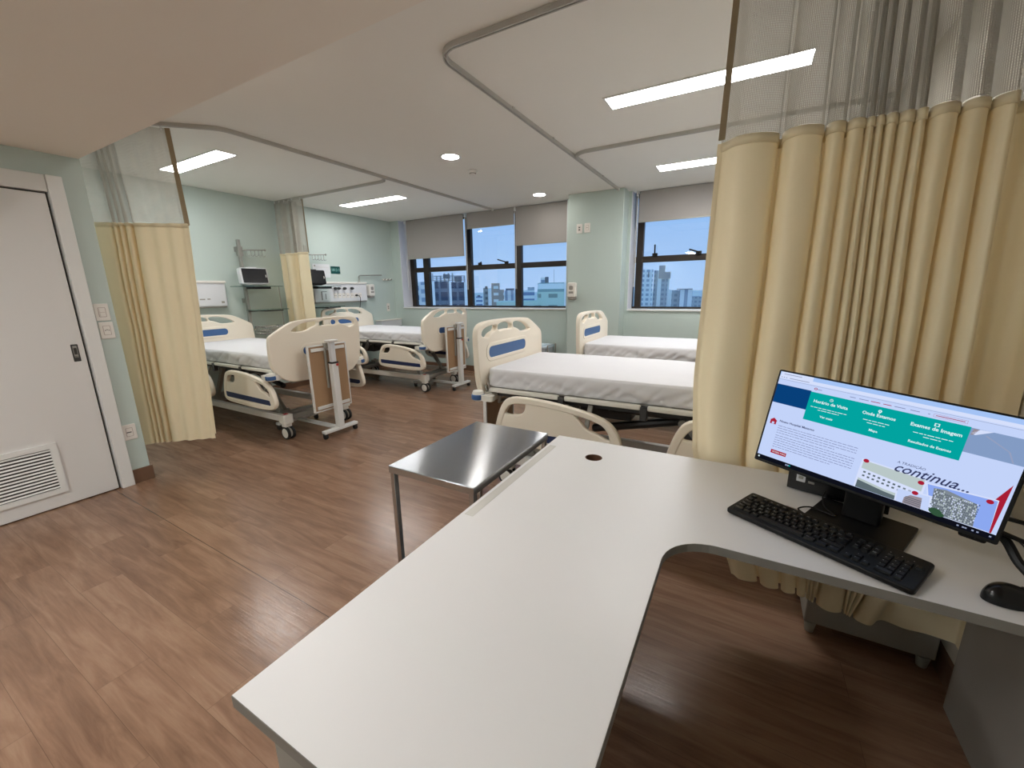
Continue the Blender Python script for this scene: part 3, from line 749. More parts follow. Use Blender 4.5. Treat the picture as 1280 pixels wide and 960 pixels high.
# ------------------------------------------------------------------ bed wall equipment
def make_stand():
    t = thing('equipment_stand', (XB, 3.21, 0), '-', 'equipment stand', 'wall mounted equipment stands')
    x = XB+.07; y = 3.21
    mb = MB().m('alu').box(x-.02, x+.02, y-.018, y+.018, .52, 2.14)
    for z in (.60, 1.35, 2.02): mb.box(XB, x-.02, y-.03, y+.03, z-.03, z+.03)
    mb.build('pole', t, bevel=.003)
    mb = MB().m('alu').box(x-.03, x+.03, y-.028, y+.028, 1.93, 2.05).tube([(x+.02, y, 2.0), (x+.06, y+.04, 2.005), (x+.06, y+.30, 2.022)], .007, 8).lathe([(.008, 0), (.014, .008), (.014, .02), (.006, .026)], (x+.06, y+.295, 2.022), axis='y', n=10)
    arm = mb.build('hook_arm', t)
    for k in range(5):
        yy = y+.065+k*.050; mb = MB().m('chrome')
        mb.tube([(x+.06, yy, 2.012+.003*k), (x+.06, yy, 1.95)]+[(x+.06, yy+.018-.018*cos(a), 1.95-.018*sin(a)) for a in [pi*q/6 for q in range(1, 7)]], .0035, 6); mb.build('drip_hook', arm)
    g = MB().m('glassh').box(x+.022, x+.28, y-.20, y+.36, 1.528, 1.540).build('upper_shelf', t, smooth=False); g['label'] = 'pale glass shelf under the monitor'
    mb = MB().m('greymetal').box(x+.03, x+.22, y-.018, y+.018, 1.50, 1.528).m('black').box(x+.08, x+.26, y-.03, y+.20, 1.498, 1.528); mb.build('shelf_bracket', t, bevel=.002)
    MB().m('glassh').box(x+.022, x+.24, y-.04, y+.43, 1.214, 1.226).build('lower_shelf', t, smooth=False)
    mb = MB().m('darkmetal').box(x+.06, x+.22, y+.12, y+.36, 1.196, 1.212).box(x+.02, x+.05, y-.02, y+.14, 1.196, 1.213); mb.build('shelf_bracket', t, bevel=.002)
    mb = MB().m('alu').tube([(x+.19, y+.352, .985), (x+.19, y+.352, 1.529)], .007, 8); mb.build('support_rod', t)
    mb = MB().m('chrome'); bx0, bx1, by0, by1 = x-.02, x+.22, y+.06, y+.37
    for z in (.885, .925, .985): mb.tube([(bx0, by0, z), (bx1, by0, z), (bx1, by1, z), (bx0, by1, z)], .004 if z < .98 else .006, 6, closed=True)
    for k in range(17):
        yy = lerp(by0, by1, k/16); mb.tube([(bx1, yy, .985), (bx1, yy, .885), (bx0, yy, .885), (bx0, yy, .985)], .0022, 5)
    for k in range(1, 9):
        xx = lerp(bx0, bx1, k/9); mb.tube([(xx, by0, .985), (xx, by0, .885), (xx, by1, .885), (xx, by1, .985)], .0022, 5)
    mb.tube([(x, y, .95), (bx0, by0, .95)], .008, 6); mb.build('wire_basket', t, ang=60)
    return t
st0 = make_stand(); st0['label'] = 'wall stand with drip hooks, shelves and wire basket left of the slim gathered curtain'
st1 = copy_tree(st0)
for ch in list(st1.children):
    if ch.name.startswith(('wire_basket', 'support_rod')): bpy.data.objects.remove(ch)
st1.location = (XB, 4.175, 0); st1['label'] = 'wall stand with drip hooks half hidden behind the slim gathered curtain'
def make_vitals(frame):
    t = thing('patient_monitor', (XB+.22, 3.262, 1.541), '-', 'patient monitor', 'patient monitors on the shelves')
    T = Matrix.Translation((XB+.23, 3.262, 1.562)) @ Matrix.Rotation(radians(-4), 4, 'Z') @ Matrix.Rotation(radians(-8), 4, 'Y')
    MB().m(frame).prism(rrect(-.175, .175, .0, .212, .02, 4), -.05, .03, T @ T_x(0)).box(-.04, .02, -.12, .12, -.010, .0, T).build('casing', t, bevel=.006)
    MB().m('screenoff').prism(rrect(-.150, .162, .014, .200, .006, 3), .030, .033, T @ T_x(0)).build('screen', t)
    mb = MB().m('outlet').box(.033, .037, .14, .15, .085, .12, T).m(frame).box(-.04, .0, -.06, .06, .210, .228, T); mb.build('carry_handle', t, bevel=.003)
    return t
pm0 = make_vitals('panel'); pm0['label'] = 'white framed monitor with dark screen on the glass shelf of the fully visible stand'
pm1 = make_vitals('black'); pm1.location = (XB+.22, 4.165, 1.541); pm1['label'] = 'dark screen monitor partly cut off by the slim gathered curtain'

def headwall(y0, y1, label, full):
    t = thing('mounted_headwall_panel', (XB, (y0+y1)/2, 1.285), label, 'headwall panel', 'white bed head panels')
    mb = MB().m('panel').box(XB, XB+.075, y0, y1, 1.285, 1.60).m('outlet').box(XB, XB+.09, y0-.01, y1+.01, 1.575, 1.607).m('greymetal').box(XB, XB+.07, y0+.01, y1-.01, 1.268, 1.285)
    mb.build('casing', t, bevel=.008)
    if full:
        for k, yy in enumerate((4.60, 4.66, 4.78, 4.93)):
            mb = MB().m('panel').lathe([(.026, 0), (.026, .012), (.02, .016)], (XB+.075, yy, 1.50), axis='x', n=16).m('darkmetal').lathe([(.020, .0), (.024, .03), (.016, .06)], (XB+.09, yy+.01, 1.50), axis='x', n=12)
            mb.build('gas_outlet', t)
        for k in range(7):
            yy = 4.62+k*.085
            mb = MB().m('outlet').prism(rrect(yy-.032, yy+.032, 1.345, 1.425, .006, 3), .0, .005, T_x(XB+.075)).m('dkslot')
            for dz in (-.012, .012): mb.prism(rrect(yy-.006+dz, yy+.006+dz, 1.380, 1.390, .003, 2), .0, .006, T_x(XB+.075))
            mb.build('socket', t, smooth=False)
        mb = MB().m('panel').box(XB+.075, XB+.085, 4.36, 4.50, 1.315, 1.46).m('dkslot')
        mb.box(XB+.085, XB+.088, 4.36, 4.372, 1.32, 1.455).box(XB+.085, XB+.088, 4.372, 4.46, 1.448, 1.455).box(XB+.085, XB+.088, 4.43, 4.44, 1.33, 1.42); mb.build('service_flap', t, bevel=.001)
    else:
        mb = MB().m('panel').prism(rrect(y0+.02, y1-.02, 1.30, 1.555, .01, 3), .0, .006, T_x(XB+.075)).m('greymetal').box(XB+.081, XB+.084, y1-.075, y1-.04, 1.325, 1.35); mb.build('cover_plate', t)
        mb = MB().m('greymetal').box(XB+.081, XB+.083, y1-.32, y1-.26, 1.37, 1.385).box(XB+.081, XB+.083, y1-.235, y1-.20, 1.372, 1.387); mb.build('small_print', t)
    return t
headwall(1.80, 2.96, 'blank white bed head panel beside the curtain by the door', False)
hp = headwall(4.245, 5.29, 'white bed head panel with gas outlets and sockets over the far corner bed', True)
t = thing('power_cable', (XB+.09, 5.02, 1.19), 'black plug and cable dangling from the gas outlet panel', 'cable')
MB().m('black').lathe([(.014, 0), (.016, .03), (.008, .045)], (XB+.081, 5.035, 1.385), axis='x', n=12).build('plug', t)
MB().m('black').tube(catmull([(XB+.12, 5.035, 1.385), (XB+.14, 5.07, 1.36), (XB+.11, 5.10, 1.28), (XB+.07, 5.11, 1.18), (XB+.02, 5.11, 1.0)], 5), .005, 8).build('flex', t)
t = thing('reading_arm', (XB+.08, 5.165, 1.607), 'thin grey bracket arm rising from the end of the gas outlet panel', 'bracket arm')
MB().m('alu').tube([(XB+.05, 5.165, 1.60), (XB+.05, 5.165, 1.69), (XB+.05, 5.175, 1.712), (XB+.05, 5.20, 1.722), (XB+.05, 5.69, 1.738)], .010, 8).lathe([(.022, 0), (.022, .012), (.012, .02)], (XB+.05, 5.165, 1.605), n=14).build('arm_tube', t)
t = thing('wall_hook_rail', (XB, 5.84, 1.65), 'small pale hook rail on the wall just below the tip of the bracket arm', 'hook rail')
MB().m('outlet').box(XB, XB+.02, 5.75, 5.97, 1.645, 1.672).build('back_plate', t, bevel=.003)
for yy in (5.78, 5.86, 5.94): MB().m('alu').tube([(XB+.02, yy, 1.658), (XB+.05, yy, 1.655), (XB+.055, yy, 1.68)], .006, 6).build('hook', t)
tag(MB().m('panel').prism(rrect(4.31, 4.62, 1.675, 1.885, .006, 2), 0, .012, T_x(XB)).m('greymetal').prism(rrect(4.335, 4.36, 1.845, 1.868, .004, 2), 0, .013, T_x(XB)).m('pinkline').prism([(4.33, 1.835), (4.60, 1.835), (4.60, 1.837), (4.33, 1.837)], 0, .013, T_x(XB)).build('wall_board'), 'blank white board on the wall above the half hidden monitor', 'notice board')
t = thing('bed_number_sign', (XB, 4.733, 1.80), 'small dark green number sign on the bed wall', 'sign')
MB().m('green').prism(rrect(4.645, 4.822, 1.742, 1.858, .004, 2), 0, .008, T_x(XB)).build('sign_plate', t)
MB().m('signtx').mesh(text_mesh('1812-2', .058, .0006, bold=.0008), Matrix.Translation((0, 4.733, 1.80)) @ T_x(XB+.009)).build('lettering', t, smooth=False)

def dispenser(y_or_x, z, wall, label):
    if wall == 'x': loc = (XB, y_or_x, z); T = Matrix.Translation(loc) @ T_x(0)
    else: loc = (y_or_x, 5.79, z); T = Matrix.Translation(loc) @ T_y(0)
    t = thing('soap_dispenser', loc, label, 'soap dispenser', 'white wall soap dispensers')
    MB().m('outlet').prism(rrect(-.062, .062, -.09, .12, .03, 5), 0, .09, T).build('housing', t, bevel=.012, seg=3)
    MB().m('dispg').prism(rrect(-.055, .055, -.122, -.055, .02, 4), 0, .075, T).build('push_bar', t, bevel=.008)
    MB().m('dispg').prism(rrect(-.035, .035, -.035, -.005, .006, 3), .085, .092, T).m('dispg').prism(rrect(-.03, .03, .015, .075, .02, 4), .085, .0915, T).build('level_window', t)
dispenser(5.405, 1.453, 'x', 'white soap dispenser on the bed wall beside the gas outlet panel')
dispenser(-2.218, 1.405, 'y', 'white soap dispenser on the pillar')
def plate(name, T, w, h, label, cat, kind, group):
    loc = T @ Vector((0, 0, 0))
    t = thing(name, loc, label, cat, group)
    MB().m('outlet').prism(rrect(-w/2, w/2, -h/2, h/2, .006, 3), 0, .009, T).build('cover_plate', t, bevel=.003)
    a, b = (.021, .034) if h > w else (.03, .03)
    mb = MB().m('pinkline').prism(rrect(-a, a, -b, b, .004, 2), .0088, .0098, T).m('outlet').prism(rrect(-a+.003, a-.003, -b+.003, b-.003, .003, 2), .009, .0105, T)
    mb.build('module_frame', t, smooth=False)
    mb = MB()
    if kind == 'switch': mb.m('outlet').prism(rrect(-.014, .014, -.026, .026, .003, 2), .0105, .016, T).m('pinkline').prism(rrect(-.014, .014, -.001, .001, .0004, 1), .0105, .0165, T); mb.build('rocker', t)
    elif kind == 'socket':
        mb.m('dkslot')
        for q in (-.010, 0, .010): mb.prism([(q+.0035*cos(k*pi/4), (.004 if q == 0 else 0)+.0035*sin(k*pi/4)) for k in range(8)], .0105, .0112, T)
        mb.build('socket_holes', t, smooth=False)
    elif kind == 'dual':
        mb.m('dkslot').prism(rrect(-.011, .011, .006, .024, .002, 2), .0105, .0115, T).prism(rrect(-.011, .011, -.024, -.006, .002, 2), .0105, .0115, T); mb.build('switch_buttons', t, smooth=False)
    elif kind == 'slot':
        mb.m('dkslot').prism(rrect(-.018, .012, -.004, .003, .002, 2), .0105, .0115, T); mb.build('data_slot', t, smooth=False)
WD = lambda y, z: Matrix.Translation((XD, y, z)) @ T_x(0)
g = 'ivory wall plates'
plate('light_switch', WD(1.166, 1.325), .08, .122, 'ivory switch plate beside the white door, upper of the pair', 'light switch', 'switch', g)
plate('light_switch', WD(1.170, 1.195), .08, .122, 'ivory plate beside the white door, lower of the pair, with pinkish frame', 'light switch', 'socket', g)
plate('wall_socket', WD(1.160, .414), .085, .122, 'ivory socket plate low on the wall beside the white door', 'wall socket', 'slot', g)
WP = lambda x, z: Matrix.Translation((x, 5.79, z)) @ T_y(0)
plate('light_switch', WP(-2.139, 2.257), .085, .125, 'ivory switch plate with dark buttons high on the pillar', 'light switch', 'dual', g)
plate('wall_socket', WP(-2.025, 2.26), .085, .125, 'plain ivory plate high on the pillar, closer to the second window', 'wall socket', 'socket', g)
t_ = Matrix.Translation((XB, 5.84, 1.14)) @ T_x(0)
plate('wall_socket', t_, .075, .15, 'pale socket plate on the bed wall above the white guard rail', 'wall socket', 'dual', g)
t = thing('wall_guard_rail', (XB, 5.77, .78), 'white guard rail along the bed wall in the window corner', 'guard rail')
MB().m('panel').box(XB, XB+.15, 5.50, 6.03, .785, .90).m('outlet').box(XB, XB+.16, 5.49, 6.035, .90, .918).build('rail_body', t, bevel=.006)
MB().m('darkmetal').box(XB, XB+.14, 5.95, 6.03, .755, .785).build('rail_shade_block', t)  # dark block stands in for the shadow under the rail end

# pedal bin behind the bed
bxc, byc = -2.76, 5.80
t = thing('waste_bin', (bxc, byc, 0), 'grey pedal bin with pale lid by the window wall, behind the end board', 'waste bin')
mb = MB().m('binbody'); A = rrect(-.15, .15, -.14, .14, .03, 4); B = rrect(-.175, .175, -.16, .16, .03, 4); k = len(A)
mb.add([(bxc+x, byc+y, .01) for x, y in A]+[(bxc+x, byc+y, .555) for x, y in B], [tuple(range(k-1, -1, -1)), tuple(range(k, 2*k))]+[(i, (i+1) % k, k+(i+1) % k, k+i) for i in range(k)])
mb.build('bin_body', t, ang=50)
MB().m('binlid').prism([(bxc+x, byc+y) for x, y in rrect(-.185, .185, -.17, .165, .035, 4)], .555, .59).prism([(bxc+x, byc+y) for x, y in rrect(-.13, .13, -.12, .11, .03, 4)], .59, .602).build('bin_lid', t, bevel=.006)
mb = MB().m('greymetal').tube([(bxc+.20, byc-.15, .0), (bxc+.20, byc-.15, .60), (bxc+.20, byc+.15, .60), (bxc+.20, byc+.15, 0)], .011, 8); mb.build('lid_frame', t)
MB().m('black').box(bxc-.05, bxc+.05, byc-.19, byc-.14, .012, .03).build('pedal', t, bevel=.004)

# ------------------------------------------------------------------ stainless table
t = thing('steel_table', (-.965, 1.375, 0), 'bare stainless steel side table against the long side of the white desk', 'side table')
x0, x1, y0, y1, zt = -1.17, -.762, 1.068, 1.69, .77
mb = MB().m('steel').box(x0, x1, y0, y1, zt-.003, zt).m('steel2').box(x0, x0+.003, y0, y1, zt-.03, zt-.003).box(x1-.003, x1, y0, y1, zt-.03, zt-.003).box(x0, x1, y0, y0+.003, zt-.03, zt-.003).box(x0, x1, y1-.003, y1, zt-.03, zt-.003)
mb.build('table_top', t, bevel=.0012)
for x in (x0+.014, x1-.014):
    for y in (y0+.014, y1-.014):
        lg = MB().m('steel2').box(x-.011, x+.011, y-.011, y+.011, .03, zt-.004).build('leg', t, bevel=.003)
        MB().m('tyre').lathe([(.014, 0), (.016, .006), (.014, .03), (.006, .032)], (x, y, 0), n=14).build('rubber_foot', lg)
MB().m('steel2').box(x0+.02, x1-.02, y0+.02, y1-.02, .25, .262).build('lower_shelf', t, bevel=.002)

# ------------------------------------------------------------------ desk
DZ = .74
t = thing('corner_desk', (-.43, 1.0, 0), 'large white L shaped desk with grey edging filling the foreground', 'desk')
DX0, DX1, DXI, DY0, DYF, DYB = -.735, XR-.004, -.128, .262, 1.143, 1.764
top = [(DX0, DY0), (DXI, DY0), (DXI, 1.02)]+arc((DXI+.125, 1.018), .125, 180, 90, 10)[1:]+[(DX1, DYF), (DX1, DYB), (DX0, DYB)]
hole = [(-.499+.036*cos(2*pi*i/28), 1.578+.036*sin(2*pi*i/28)) for i in range(28)]
me = curve_mesh([top, hole], .025, 0, 0, 0)
mb = MB().m('deskedge').mesh(me, Matrix.Translation((0, 0, DZ-.0130)))
ed = mb.build('desk_edge', t, smooth=False); ed['label'] = 'grey edging round the desk top'
me2 = curve_mesh([[(x+(.0012 if x == DX0 else -.0012 if x in (DXI,) else 0), y+(.0012 if y == DY0 else -.0012 if y == DYB else .0012 if y in (DYF,) else 0)) for x, y in top], hole], .002, 0, 0, 0)
MB().m('desk').mesh(me2, Matrix.Translation((0, 0, DZ-.0005))).build('desk_top', t, smooth=False)
mb = MB().m('hole'); vs = [(-.499+r*cos(2*pi*i/28), 1.578+r*sin(2*pi*i/28), DZ+z) for r, z in ((.0358, .0004), (.0358, -.027), (.0325, -.027), (.0325, .0004)) for i in range(28)]
mb.add(vs, [(k*28+i, k*28+(i+1) % 28, ((k+1) % 4)*28+(i+1) % 28, ((k+1) % 4)*28+i) for k in range(4) for i in range(28)]); mb.build('cable_grommet', t)
dz = DZ-.0265
MB().m('deskleg').box(-.665, -.16, .285, .303, 0, dz).build('end_panel', t, bevel=.002)
MB().m('deskleg').box(XR-.045, XR-.027, 1.10, 1.715, 0, dz).build('end_panel', t, bevel=.002)
MB().m('deskleg').box(-.70, -.682, .303, 1.72, .25, dz).build('modesty_panel', t, bevel=.002)
MB().m('deskleg').box(-.70, -.45, 1.72, 1.738, 0, dz).build('end_panel', t, bevel=.002)
tp = MB().m('tape').box(-.722, -.690, .955, 1.625, DZ+.0006, DZ+.0012).build('adhesive_tape', smooth=False)
tag(tp, 'strip of clear tape stuck along the desk edge beside the steel table', 'tape')

# bedside cabinet behind the near curtain
t = thing('bedside_cabinet', (.56, 2.1, 0), 'grey bedside cabinet whose base shows under the hem of the near curtain', 'cabinet')
MB().m('deskleg').box(.345, .755, 1.876, 2.20, .05, .50).build('carcass', t, bevel=.004)
MB().m('panel').box(.337, .763, 1.872, 2.215, .50, .52).build('cabinet_top', t, bevel=.004)
for k, z in enumerate((.065, .285)): 
    dr = MB().m('panel').box(.35, .75, 2.20, 2.215, z, z+.20).build('drawer', t, bevel=.003)
    MB().m('alu').tube([(.48, 2.215, z+.14), (.48, 2.232, z+.14), (.62, 2.232, z+.14), (.62, 2.215, z+.14)], .005, 8).build('handle', dr)
for x in (.37, .725):
    for y in (1.89, 2.17): MB().m('greymetal').lathe([(.010, 0), (.016, .004), (.022, .05)], (x, y, 0), n=14).build('foot', t)

# ------------------------------------------------------------------ computer on the desk
# display pose: corners of the bezel in the room
KS = .53/.51; CAM = Vector((0, 0, 1.44))
pTL, pTR, pBL, pBR = [CAM+(Vector(p)-CAM)*KS for p in ((.104, 1.456, 1.193), (.575, 1.266, 1.151), (.076, 1.416, .909), (.547, 1.225, .867))]
ex = ((pTR-pTL)+(pBR-pBL)).normalized(); ez = ((pTL-pBL)+(pTR-pBR)); ez = (ez-ex*ez.dot(ex)).normalized(); ey = ez.cross(ex)
pc = (pTL+pTR+pBL+pBR)/4; MW = ((pTR-pTL).length+(pBR-pBL).length)/2; MH = ((pTL-pBL).length+(pTR-pBR).length)/2
TM = Matrix((( ex.x, ey.x, ez.x, pc.x), (ex.y, ey.y, ez.y, pc.y), (ex.z, ey.z, ez.z, pc.z), (0, 0, 0, 1)))
TS = TM @ T_y(0)                                        # outline (x,z) on the display plane, thickness towards the viewer
mon = thing('computer_monitor', (.352, 1.447, DZ), 'black widescreen monitor showing a web page, standing on the white desk', 'monitor')
mb = MB().m('black').prism(rrect(-MW/2, MW/2, -MH/2, MH/2, .004, 2), -.022, .0, TS).prism(rrect(-MW*.36, MW*.36, -MH*.38, MH*.30, .02, 4), -.05, -.022, TS)
disp = mb.build('display_housing', mon, bevel=.002)
U = lambda u, v: ((u-.5)*MW, (v-.5)*MH)
scr = MB(); LAY = [0]
def E_(name, r, g, b, s=.86): return emis('screen_'+name, srgb(r, g, b), s)
SCOL = {k: E_(k, *v) for k, v in dict(page=(196, 212, 250), tabs=(165, 196, 246), white=(214, 224, 252), blue=(8, 64, 122), green=(2, 164, 160), gray=(132, 156, 196), text=(128, 136, 176), dark=(52, 58, 96), red=(168, 30, 54), tx=(225, 245, 250),
     taskbar=(14, 16, 26), photo1=(186, 200, 200), photo2=(92, 106, 112), sky2=(140, 168, 240), bld=(128, 138, 148), bldd=(88, 98, 108), tree=(50, 84, 60), pinkb=(150, 140, 150), line=(150, 160, 190)).items()}
def quad(key, pts, lay):
    scr.m(SCOL[key]); q = [U(*p) for p in pts]; z = .0004+lay*.00022
    scr.add([(x, y, z) for x, y in q], [tuple(range(len(q)))], TS)
def rect(key, u0, v0, u1, v1, lay): quad(key, [(u0, v0), (u1, v0), (u1, v1), (u0, v1)], lay)
def word(txt, u, v, size, key, lay=4, shear=0., align='CENTER', bold=0.):
    me = text_mesh(txt, size, 0, shear, align, bold); x, y = U(u, v); scr.m(SCOL[key])
    scr.mesh(me, TS @ Matrix.Translation((x, y, .0004+lay*.00022)))
def disc(key, u, v, a, b, lay):
    x, y = U(u, v); scr.m(SCOL[key]); scr.add([(x+a*cos(k*pi/9), y+b*sin(k*pi/9), .0004+lay*.00022) for k in range(18)], [tuple(range(18))], TS)
rect('taskbar', .010, .030, .985, .075, 0); rect('page', .010, .075, .985, .985, 0)
rect('tabs', .010, .945, .985, .985, 1); rect('white', .014, .945, .175, .984, 2); rect('white', .010, .915, .985, .945, 1); rect('line', .010, .9045, .985, .9075, 1)
for u in (.022, .034, .046): disc('line', u, .929, .0016, .0016, 2)
rect('line', .062, .925, .16, .932, 2); rect('line', .03, .960, .12, .967, 3); disc('line', .955, .929, .0025, .0025, 2)
rect('blue', .010, .656, .182, .853, 1); rect('gray', .798, .640, .985, .842, 1); quad('white', [(.806, .80), (.83, .84), (.87, .842), (.82, .79)], 2); quad('pinkb', [(.806, .785), (.81, .838), (.828, .838), (.815, .79)], 2)
quad('line', [(.85, .80), (.93, .72), (.95, .645), (.955, .645), (.935, .722), (.855, .805)], 2)
rect('green', .181, .560, .802, .846, 2)
disc('red', .199, .880, .0040, .0036, 2); disc('page', .199, .880, .0022, .0020, 3); rect('text', .207, .874, .228, .880, 2)
for a, b, k in ((.353, .378, 'text'), (.393, .432, 'text'), (.441, .478, 'red'), (.490, .522, 'red'), (.533, .574, 'text'), (.592, .626, 'text'), (.655, .662, 'text')): rect(k, a, .873, b, .879, 2)
for v in (.862, .887): rect('red', .674, v, .786, v+.0015, 2)
for u in (.674, .7855): rect('red', u, .862, u+.0007, .888, 2)
rect('red', .682, .8725, .778, .878, 2)
word('Horário de Visita', .283, .762, .0118, 'tx', bold=.00028); word('Onde Estamos', .488, .764, .0118, 'tx', bold=.00028); word('Exames de Imagem', .697, .762, .0121, 'tx', bold=.00028)
word('Ver mais', .283, .624, .0088, 'tx', bold=.0002); word('Mapa', .486, .620, .0088, 'tx', bold=.0002); word('Resultados de Exames', .695, .615, .0088, 'tx', bold=.0002)
disc('tx', .283, .802, .0042, .0042, 3); disc('green', .283, .802, .0031, .0031, 4); rect('tx', .2825, .800, .2838, .811, 5); rect('tx', .283, .800, .288, .803, 5)
disc('tx', .488, .806, .0040, .0040, 3); quad('tx', [(.4815, .803), (.4945, .803), (.488, .784)], 3); disc('green', .488, .807, .0014, .0014, 4)
rect('tx', .688, .787, .706, .813, 3); disc('green', .697, .800, .003, .003, 4)
random.seed(3)
def fine(u0, u1, v, key, h=.0042, lay=4):
    u = u0
    while u < u1:
        w = random.uniform(.008, .026); rect(key, u, v, min(u+w, u1), v+h, lay); u += w+.0035
for (a, b, v) in ((.199, .366, .701), (.235, .332, .680), (.433, .538, .701), (.452, .524, .678), (.627, .764, .696), (.666, .727, .673)): fine(a, b, v, 'tx', .0055)
rect('red', .028, .428, .060, .470, 2); quad('red', [(.024, .466), (.064, .466), (.044, .495)], 2); rect('page', .038, .430, .050, .452, 3)
word('Nosso Hospital Materno', .075, .478, .0092, 'dark', align='LEFT', bold=.0002)
for k in range(10): fine(.075, .452 if k not in (3, 9) else .36, .425-k*.0245-(.006 if k > 3 else 0), 'text', .0055)
rect('red', .074, .128, .155, .166, 2); word('SAIBA MAIS', .120, .147, .0066, 'tx'); rect('tx', .083, .143, .088, .151, 4)
word('A TRADIÇÃO', .662, .412, .0090, 'dark', shear=.15); word('continua...', .735, .363, .034, 'dark', shear=.42, bold=.0003)
quad('white', [(.482, .350), (.732, .336), (.732, .078), (.482, .078)], 2)
quad('photo1', [(.490, .338), (.724, .325), (.724, .078), (.490, .078)], 3); quad('photo2', [(.490, .150), (.60, .120), (.724, .105), (.724, .078), (.490, .078)], 4)
quad('white', [(.490, .265), (.724, .222), (.724, .135), (.60, .140), (.490, .170)], 4)
for r_, (va, vb) in enumerate(((.240, .196), (.205, .166))):
    for k in range(11): u = .502+k*.020; v = va+(vb-va)*k/10; rect('photo2', u, v-.012, u+.010, v+.004, 5)
quad('white', [(.640, .196), (.765, .214), (.778, .076), (.646, .076)], 5); quad('sky2', [(.646, .186), (.758, .203), (.768, .078), (.652, .078)], 6); quad('page', [(.646, .186), (.758, .203), (.768, .078), (.652, .078)], 6)
quad('pinkb', [(.676, .130), (.695, .165), (.735, .172), (.742, .078), (.676, .078)], 7)
for k in range(4): rect('bldd', .680, .090+k*.016, .738, .096+k*.016, 8)
quad('white', [(.730, .312), (.960, .346), (.972, .076), (.768, .076)], 3); quad('sky2', [(.736, .302), (.954, .334), (.964, .080), (.774, .080)], 4)
quad('bld', [(.760, .285), (.800, .300), (.905, .262), (.915, .080), (.775, .080)], 5)
for i in range(26):
    for j in range(11):
        u = .766+i*.0057+j*.0; v = .088+j*.0185
        if v+.01 < .285-(u-.78)*.10: rect(random.choice(['bldd', 'white', 'bldd', 'photo1']), u, v, u+.0036, v+.011, 6)
disc('tree', .79, .10, .012, .008, 7); disc('tree', .80, .085, .012, .006, 7)
quad('red', [(.977, .487), (.945, .343), (.957, .341), (.964, .078), (.970, .078)], 4)
for (u, v) in ((.5, .34), (.714, .295), (.707, .195), (.934, .313)): disc('red', u, v, .0062, .0052, 9)
for u in (.018, .165, .175): rect('tx' if u < .1 else 'line', u, .045, u+.008, .060, 1)
rect('green', .182, .047, .190, .060, 2)
for a in (.868, .885, .893, .915, .93, .968): rect('line', a, .045, a+.007, .056, 1)
sc_ = scr.build('screen', disp, smooth=False, fixn=False); sc_['label'] = 'lit screen with a web page in white, green and blue'
# stand
Rb = Matrix.Translation((.352, 1.447, DZ)) @ Matrix.Rotation(radians(-25), 4, 'Z')
MB().m('black').prism(rrect(-.115, .115, -.094, .105, .006, 3), .001, .010, Rb).build('stand_base', mon, bevel=.002)
mb = MB().m('black').prism(rrect(-.045, .045, .015, .05, .008, 3), .010, .30, Rb); mb.beam(Rb @ Vector((0, .03, .26)), pc-ey*-.045, .06, .06); mb.build('stand_column', mon, bevel=.003)

# small desktop computer lying behind the stand
Rp = Matrix.Translation((.310, 1.594, DZ)) @ Matrix.Rotation(radians(-17), 4, 'Z')
pcu = thing('desktop_computer', (.302, 1.570, DZ), 'flat black computer box half hidden behind the monitor stand', 'computer')
MB().m('black').prism(rrect(-.125, .14, .012, .175, .004, 2), .006, .088, Rp).build('casing', pcu, bevel=.003)
mb = MB().m('blackg').prism(rrect(-.127, .142, .002, .014, .003, 2), .004, .090, Rp); mb.build('front_bezel', pcu, bevel=.002)
mb = MB().m('panel'); Tl = Rp @ Matrix.Translation((-.090, .002, .050)) @ T_y(0)
mb.prism(rrect(-.012, .014, -.013, .013, .002, 2), 0, .0006, Tl).m('greymetal').prism(rrect(-.006, .008, -.003, .008, .001, 1), 0, .0008, Tl)
mb.m('greymetal').prism(rrect(.022, .040, -.012, -.004, .001, 1), 0, .0006, Tl); mb.build('badge', pcu, smooth=False)
for xx in (-.10, .115):
    for yy in (.03, .16): MB().m('tyre').lathe([(.008, 0), (.008, .006)], Rp @ Vector((xx, yy, 0)), n=10).build('rubber_foot', pcu)

# keyboard
Rk = Matrix.Translation((.240, 1.310, DZ+.0045)) @ Matrix.Rotation(radians(-28.4), 4, 'Z') @ Matrix.Rotation(radians(3.5), 4, 'X')
kb = thing('keyboard', (.240, 1.310, DZ), 'black full size keyboard lying askew near the desk edge, before the monitor', 'keyboard')
KW, KH = .442, .152
MB().m('black').prism(rrect(-KW/2, KW/2, -KH/2, KH/2, .010, 4), .004, .019, Rk).build('body', kb, bevel=.004, seg=3)
def key(x, y, w, h, legend=None):
    mb = MB().m('key'); z0, z1 = .018, .0245; i = .0015
    A = [(x+i, y+i), (x+w-i, y+i), (x+w-i, y+h-i), (x+i, y+h-i)]; Bq = [(x+2.4*i, y+2.2*i), (x+w-2.4*i, y+2.2*i), (x+w-2.4*i, y+h-2.0*i), (x+2.4*i, y+h-2.0*i)]
    mb.add([(a, b, z0) for a, b in A]+[(a, b, z1) for a, b in Bq], [(3, 2, 1, 0), (4, 5, 6, 7), (0, 1, 5, 4), (1, 2, 6, 5), (2, 3, 7, 6), (3, 0, 4, 7)], Rk)
    if legend:
        mb.m('legend').mesh(text_mesh(legend, .0058 if len(legend) < 3 else .0042, 0, align='LEFT'), Rk @ Matrix.Translation((x+.0045, y+h*.64, z1+.0002)))
    mb.build('key', kb, bevel=0, smooth=False)
kx, ky, u = -KW/2+.012, -KH/2+.012, .0186
NK = 0
